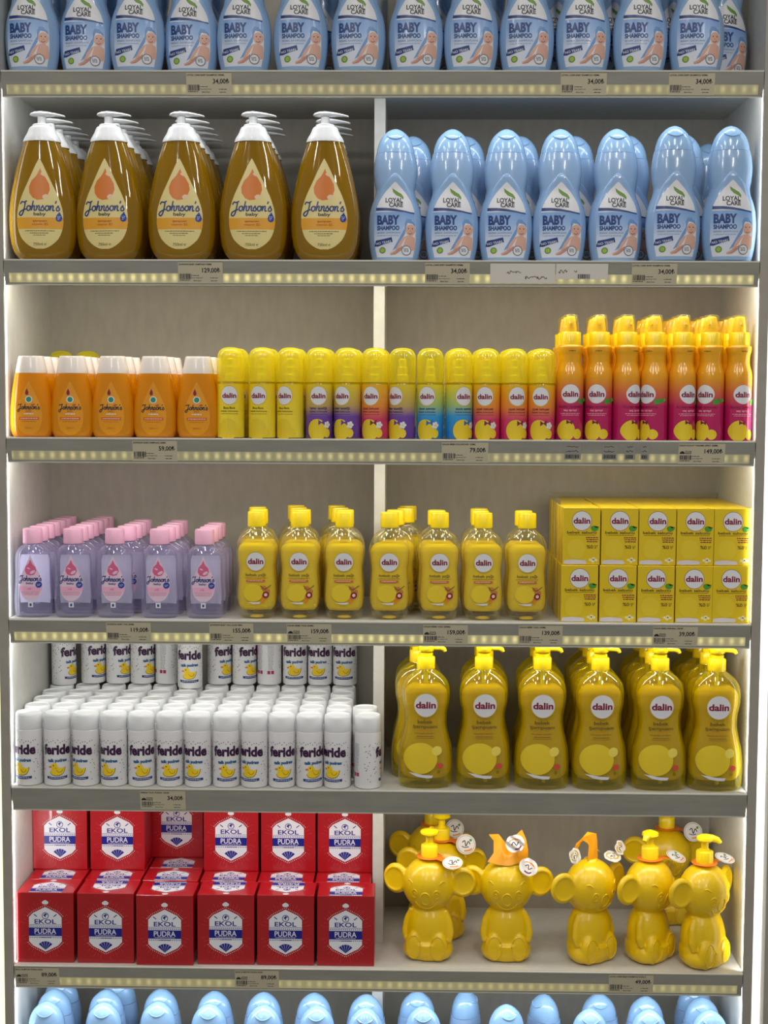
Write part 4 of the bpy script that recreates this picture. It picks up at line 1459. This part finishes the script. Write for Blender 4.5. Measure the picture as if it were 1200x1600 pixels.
for i in range(5):
    for lvl in range(2):
        px = (908.5, 968, 1027, 1086, 1145.5)[i] if lvl else (906, 966, 1025.5, 1085, 1144)[i]
        X = gx(px, 4, 0.012, 880) + (0.0 if i < 4 else -0.001)
        for k in range(7 if lvl or i == 0 else 1):
            z = TOPS[4] + (0.0905 if lvl else 0)
            lv = 'upper' if lvl else 'lower'
            lab = ('yellow soap box in the front %s tier, %s from the left' % (lv, ORD[i + 1])) if k == 0 else ('yellow soap box, %s behind the %s box of the %s front tier' % (ORD[k], ORD[i + 1], lv))
            dx = -0.0012 * (k % 3) if i == 0 else 0.0
            put('soap', X + dx, 0.010 + k * 0.0352 + (0.004 if lvl else 0), z, 0, lab, g)

# fifth shelf
g = 'white talc bottles on the fifth shelf'
tx = [46.5, 90.5, 135, 179, 222, 266, 310, 354, 398, 440.8, 484, 527.4, 574.8]
toff = [-8, 4, -9, -7, 5, 3, -6, 4, -7, 4, 8, -8, 27]
for i, px in enumerate(tx):
    for k in range(5):
        X = gx(px, 5, 0.026, 1170)
        Y = 0.0235 + k * 0.0565 + (0.0 if i < 4 or i == 5 or k else -0.001)
        if i >= 12 and k > 1:
            continue
        if i == 12 and k:
            X -= 0.006
        rt = math.asin(max(-0.95, min(0.95, toff[i] / 21.4))) if i < 12 else R(100)
        lab = ('white talc bottle with yellow duck, %s from the left in the front' % ORD[i + 1]) if k == 0 else ('white talc cap, %s behind the %s front talc bottle' % (ORD[k], ORD[i + 1]))
        if i == 12 and k == 0:
            lab = 'white talc bottle turned sideways at the right end of the front row'
        put('talc', X, Y, TOPS[5], rt if k == 0 else R(150), lab, g)
g = 'white talc bottles of the upper tier on the fifth shelf'
up = [(100, 62, 0.252), (146, 50, 0.2715), (185, 50, 0.2715), (223, 52, 0.2715), (262, 140, 0.2715), (297, 4, 0.230), (343, 48, 0.2715), (382, 45, 0.2715), (421, 165, 0.2715), (461, 0, 0.2715), (500, -8, 0.2715), (539, -4, 0.2715)]
for i, (px, rt, Y) in enumerate(up):
    put('talc', gx(px, 5, Y, 1040), Y, TOPS[5] + 0.1176, R(rt), 'white talc bottle in the upper tier, %s from the left' % ORD[i + 1], g)
g = 'yellow pump shampoos on the fifth shelf'
for i, px in enumerate((665, 755, 846, 936, 1029, 1117)):
    X = gx(px, 5, 0.04, 1130)
    for k in range(4 if i > 2 else 3):
        lab = ('tall yellow pump shampoo bottle, %s from the left in the front' % ORD[i + 1]) if k == 0 else ('tall yellow pump bottle, %s behind the %s front pump shampoo' % (ORD[k], ORD[i + 1]))
        put('pumpy', X + (-0.012 if k and i == 0 else 0) + (0.004 if k and i in (1, 2) else 0), 0.036 + k * 0.0625, TOPS[5], R(3 if i in (1, 3) else 0), lab, g)

# sixth shelf: red boxes
g = 'red powder boxes on the sixth shelf'
for i, px in enumerate((70.5, 164.5, 258, 352.5, 446, 540)):
    X = gx(px, 6, 0.008, 1450)
    Y0 = 0.010 if i != 2 else 0.004
    turned = i in (1, 2, 3, 4)
    put('powder_turned' if turned else 'powder', X, Y0, TOPS[6], 0, 'red powder box in the front lower row, %s from the left' % ORD[i + 1], g)
    XB = X - 0.0015 * i
    put('powder', XB, 0.0765, TOPS[6], 0, 'red powder box lying low behind the %s front red box' % ORD[i + 1], g)
    put('powder', XB, 0.1425, TOPS[6], 0, 'red powder box, second behind the %s front red box' % ORD[i + 1], g)
    ux = (93.5, 183.5, 276, 361, 450.5, 539)[i]
    Y = 0.128 if i != 2 else 0.2
    if i == 2:
        put('powder', XB, 0.2085, TOPS[6], 0, 'red powder box deepest in the third column of the lower row', g)
    Xu = gx(ux, 6, Y, 1300)
    lab = 'red powder box in the upper tier, %s from the left' % ORD[i + 1] if i != 2 else 'red powder box set far back in the upper tier, third from the left'
    put('powder', Xu, Y, TOPS[6] + 0.1158, 0, lab, g)
# koalas
g = 'yellow koala bottles on the sixth shelf'
z = TOPS[6]
put('koala_round', gx(670, 6, 0.06, 1450), 0.058, z, R(-10), 'yellow koala bottle with round pump top, first right of the centre divider', g)
put('koala_torn', gx(791, 6, 0.055, 1450), 0.058, z, R(-2), 'yellow koala bottle without pump, crumpled orange and white tags on its head', g)
put('koala_loop', gx(922, 6, 0.05, 1450), 0.055, z, R(34), 'yellow koala bottle, looped orange card on its head, facing right', g)
put('koala_left', gx(1015, 6, 0.05, 1450), 0.060, z, R(46), 'yellow koala bottle with pump, second from the right in the front', g)
put('koala_side', gx(1098.5, 6, 0.04, 1450), 0.040, z, R(40), 'yellow koala bottle with pump at the right end of the front row', g)
put('koala_back', gx(690, 6, 0.15, 1340), 0.154, z, R(0), 'yellow koala bottle directly behind the first front koala bottle', g)
put('koala_back', gx(675, 6, 0.24, 1330), 0.246, z, R(-4), 'yellow koala bottle deepest in the shelf, left behind two others', g)
put('koala_back', gx(1042, 6, 0.23, 1330), 0.236, z, R(6), 'yellow koala bottle in shade behind the two right front koalas', g)

# lowest shelf: tops of blue shampoo bottles
g = 'blue shampoo bottles on the lowest shelf'
low = [(73, 0.038, 'n'), (162, 0.038, 'n'), (247, 0.045, 'n'), (327, 0.038, 'n'), (412, 0.036, 'n'), (495, 0.036, 'n'), (571, 0.029, 'n'), (661, 0.038, 'n'), (727, 0.108, 'n'), (791, 0.05, 'n'), (850, 0.095, 'n'), (922, 0.036, 'n'), (1014, 0.038, 'n'), (1109, 0.038, 'n')]
for i, (px, Y, _) in enumerate(low):
    rt = {8: 70, 9: 15, 10: -60}.get(i, 0)
    put('blue', gx(px, 7, Y, 1590), Y, TOPS[7], R(rt), 'pale blue shampoo cap, %s from the left in the lowest row' % ORD[i + 1], g)
for i, px, Y in ((0, 85, 0.09), (0, 96, 0.142), (1, 166, 0.09), (1, 186, 0.142), (2, 252, 0.097), (3, 335, 0.09), (4, 412, 0.088), (5, 491, 0.088), (6, 572, 0.0843), (7, 652, 0.1), (11, 936, 0.1), (12, 1009, 0.09), (13, 1097, 0.09), (13, 1085, 0.142)):
    second = Y > 0.12
    put('blue', gx(px, 7, Y, 1570), Y, TOPS[7], 0, 'pale blue shampoo cap, %s behind the %s cap of the lowest row' % ('second' if second else 'just', ORD[i + 1]), g)

# clear film behind and over the soap boxes
bm = bmesh.new()
x0, x1 = gx(870, 4, 0.24, 780) * 1000 - 11, XR * 1000 - 3
box(bm, x0, x1, 262, 263, 1, 190)
box(bm, x0 - 0.6, x0, 60, 263, 1, 190)
o = link('shrink_wrap', bm, clear('clear film', (246, 244, 232), (230, 226, 206), 0.05, 0.12, 1.25, edge=0.04), None, False)
o.location.z = TOPS[4]
tag(o, 'clear plastic film wrapped around the back of the soap box stack', 'plastic wrap')

# ------------------------------------------------------------------ price tickets on the rails
paper = mat('ticket paper', (186, 178, 152), 0.6)
paper_w = mat('white strip paper', (214, 208, 200), 0.6)
TILT = math.atan2(6.8, 34.0)


def rail_point(row, dz):
    """y, z on the leaning rail face at dz mm below the shelf top"""
    return (-2.2 + (dz - 3.2) / 34.0 * 6.8) / 1000, TOPS[row] - dz / 1000


def ticket(row, pl, pr, title, price, label, icon=False, m=None):
    pym = {1: 130, 2: 427, 3: 705, 4: 990, 5: 1250, 6: 1530}[row]
    xa, xb = at(pl, pym, 0)[0] * 1000, at(pr, pym, 0)[0] * 1000
    w = (xb - xa) / 2
    A = Art()
    A.rect(-w, -16.4, w, 16.4, m or paper, 0)
    A.text(title, -w + 1.2, 12.2, 2.4, P_DARK, 2, min(2 * w - 3, 2.0 * len(title)), 'L', bold=0.02)
    A.text(price, w - 4, 1.0, 6.6, P_DARK, 2, 28 if len(price) > 6 else 25, 'R', bold=0.02)
    rr = random.Random(len(title) + int(pl))
    x = -w + 2.5
    while x < -w + 20:
        b = rr.choice((0.5, 0.8, 1.3))
        A.rect(x, -9.5, x + b, -2.2 if icon else -1.0, P_DARK, 2)
        x += b + rr.choice((0.5, 0.8, 1.1))
    A.lines(-w + 11, -11.6, 17, P_DARK, 2, 1, h=1.0)
    if icon:
        A.poly([(-w + 2, 0), (-w + 10, 0), (-w + 9.4, 2.4), (-w + 7, 4.4), (-w + 4, 3.6), (-w + 2.4, 2)], P_DARK, 2)
        A.rect(-w + 10.5, 0, -w + 20, 4.8, P_DARK, 2); A.rect(-w + 11.2, 0.8, -w + 19.2, 4.2, paper, 3); A.lines(-w + 15.2, 2.8, 7, P_DARK, 4, 2, 1.5, 0.7)
    A.text('Fiyat Değ.Tarihi', -w + 21.5, -8.2, 1.7, P_DARK, 2, 17, 'L', bold=0.0)
    A.text('Birim Fiyat', -w + 24, -12.6, 1.7, P_DARK, 2, 12, 'L', bold=0.01)
    A.lines(-w + 27, -4.2, 12, P_DARK, 2, 1, h=0.8)
    A.lines(w - 14, -8, 12, P_DARK, 2, 1, h=0.8); A.lines(w - 14, -12.4, 10, P_DARK, 2, 1, h=0.8, seed=2)
    y, z = rail_point(row, 20.3)
    o = A.apply('price_ticket', on_plane(-0.35), None, 0, 0)
    o.location = ((xa + xb) / 2000, y, z)
    o.rotation_euler = (TILT, 0, 0)
    tag(o, label, 'price ticket', 'price tickets on the rails')
    return o


T = ticket
T(1, 291, 362, 'LOYAL CARE BABY SHAMPOO 500ML', '34,00₺', 'beige price ticket 34,00 on the left half of the top rail')
T(1, 876, 948, 'LOYAL CARE BABY SHAMPOO 500ML', '34,00₺', 'beige price ticket 34,00, left one of two on the right of the top rail')
T(1, 1045, 1117, 'LOYAL CARE BABY SHAMPOO 500ML', '34,00₺', 'beige price ticket 34,00 nearest the right end of the top rail')
T(2, 278, 348, 'JOHNSON BABY SAMPUAN 750ML', '129,00₺', 'price ticket 129,00 under the large amber pump bottles')
T(2, 664, 734, 'LOYAL CARE BABY SHAMPOO 500ML', '34,00₺', 'price ticket 34,00 just right of the divider on the second rail')
T(2, 987, 1058, 'LOYAL CARE BABY SHAMPOO 500ML', '34,00₺', 'price ticket 34,00 near the right end of the second rail')
T(3, 207, 277, 'JOHNSON BABY SAMPUAN 200ML', '59,00₺', 'price ticket 59,00 under the small orange bottles')
T(3, 690, 763, 'DALIN BEBE KOLONYASI 150ML', '79,00₺', 'price ticket 79,00 under the yellow capped colognes')
T(3, 1060, 1133, 'DALIN KOLAY TARAMA SPREY 200ML', '149,00₺', 'price ticket 149,00 under the orange and magenta sprays', True)
T(4, 166, 236, 'JOHNSON BABY YAG 200ML', '119,00₺', 'price ticket 119,00 under the pink-capped oils')
T(4, 327, 396, 'JOHNSON BABY YAG ALOE VERA', '155,00₺', 'price ticket 155,00 between the pink-capped and yellow oils')
T(4, 448, 518, 'DALIN BEBE YAGI 200ML', '159,00₺', 'price ticket 159,00 left of the divider, under the yellow oils', True)
T(4, 661, 731, 'DALIN BEBE YAGI 200ML', '159,00₺', 'price ticket 159,00 right of the divider, under the yellow oils', True)
T(4, 810, 879, 'DALIN BEBE YAGI 100ML', '139,00₺', 'worn price ticket 139,00 left of the soap box stack')
T(4, 1020, 1090, 'DALIN BEBE SABUNU 100GR', '39,00₺', 'price ticket 39,00 under the yellow soap boxes', True)
T(5, 219, 290, 'FERIDE TALK PUDRA 150GR', '34,00₺', 'price ticket 34,00 under the white talc bottles', True)
T(6, 24, 93, 'EKOL KUMTOR PUDRA 50GR', '89,00₺', 'price ticket 89,00 at the left end under the red boxes', True)
T(6, 367, 436, 'EKOL KUMTOR PUDRA 50GR', '89,00₺', 'price ticket 89,00 under the fourth red box', True)
T(6, 951, 1021, 'LOYAL CARE BABY SHAMPOO KOALA', '49,00₺', 'price ticket 49,00 under the yellow koala bottles')


def strip(row, pl, pr, h0, h1, m, label, marks, seed, name='paper_strip'):
    pym = {2: 427, 3: 705}[row]
    xa, xb = at(pl, pym, 0)[0] * 1000, at(pr, pym, 0)[0] * 1000
    w = (xb - xa) / 2
    A = Art()
    A.rect(-w, h0, w, h1, m, 0)
    rr = random.Random(seed)
    for (kind, mx, mz, mwid, mh) in marks:
        if kind == 'scrawl':
            x = mx
            pts = []
            while x < mx + mwid:
                pts.append((x, mz + rr.uniform(0, mh))); x += rr.uniform(0.8, 1.8)
            A.stroke(pts, 0.8, P_DARK, 2, 3)
        else:
            x = mx
            while x < mx + mwid:
                b = rr.choice((0.5, 0.9, 1.4))
                A.rect(x, mz, x + b, mz + mh, P_DARK, 2)
                x += b + rr.choice((0.6, 0.9))
    y, z = rail_point(row, 20.3)
    o = A.apply(name, on_plane(-0.7), None, 0, 0)
    o.location = ((xa + xb) / 2000, y, z)
    o.rotation_euler = (TILT, 0, 0)
    tag(o, label, 'paper strip', 'paper strips on the rails')


strip(2, 766, 867.5, -14, 16, paper_w, 'pale paper strip with smudged writing, left of two on the second rail', (('scrawl', -25, 0, 24, 5), ('scrawl', 4, -9, 34, 6)), 3)
strip(2, 868.5, 950, -8, 16, paper_w, 'pale paper strip with smudged writing and bars, right of two on the second rail', (('scrawl', -36, 1, 14, 6), ('scrawl', -12, 1, 5, 5), ('bars', -6, -7, 19, 7)), 4)
gl = mat('torn ticket film', (148, 146, 138), 0.3)
for j, (a, b) in enumerate(((882, 908), (941, 964), (976, 993), (1001, 1014))):
    strip(3, a, b, -10, 13, gl, 'worn scrap of a torn ticket with black bars, %s from left under the sprays' % ORD[j + 1], (('bars', -(b - a) / 2 + 2, -8, b - a - 5, 6), ('scrawl', -(b - a) / 2 + 2, 2, b - a - 5, 3), ('scrawl', -(b - a) / 2 + 3, 10, b - a - 7, 1.6)), 7 + j, 'ticket_scrap')

for p in list(PROTO):
    if p not in USED:
        r_ = PROTO[p]
        for ch in list(r_.children):
            for g2 in list(ch.children):
                bpy.data.objects.remove(g2)
            bpy.data.objects.remove(ch)
        bpy.data.objects.remove(r_)
bpy.data.objects.remove(_fo)
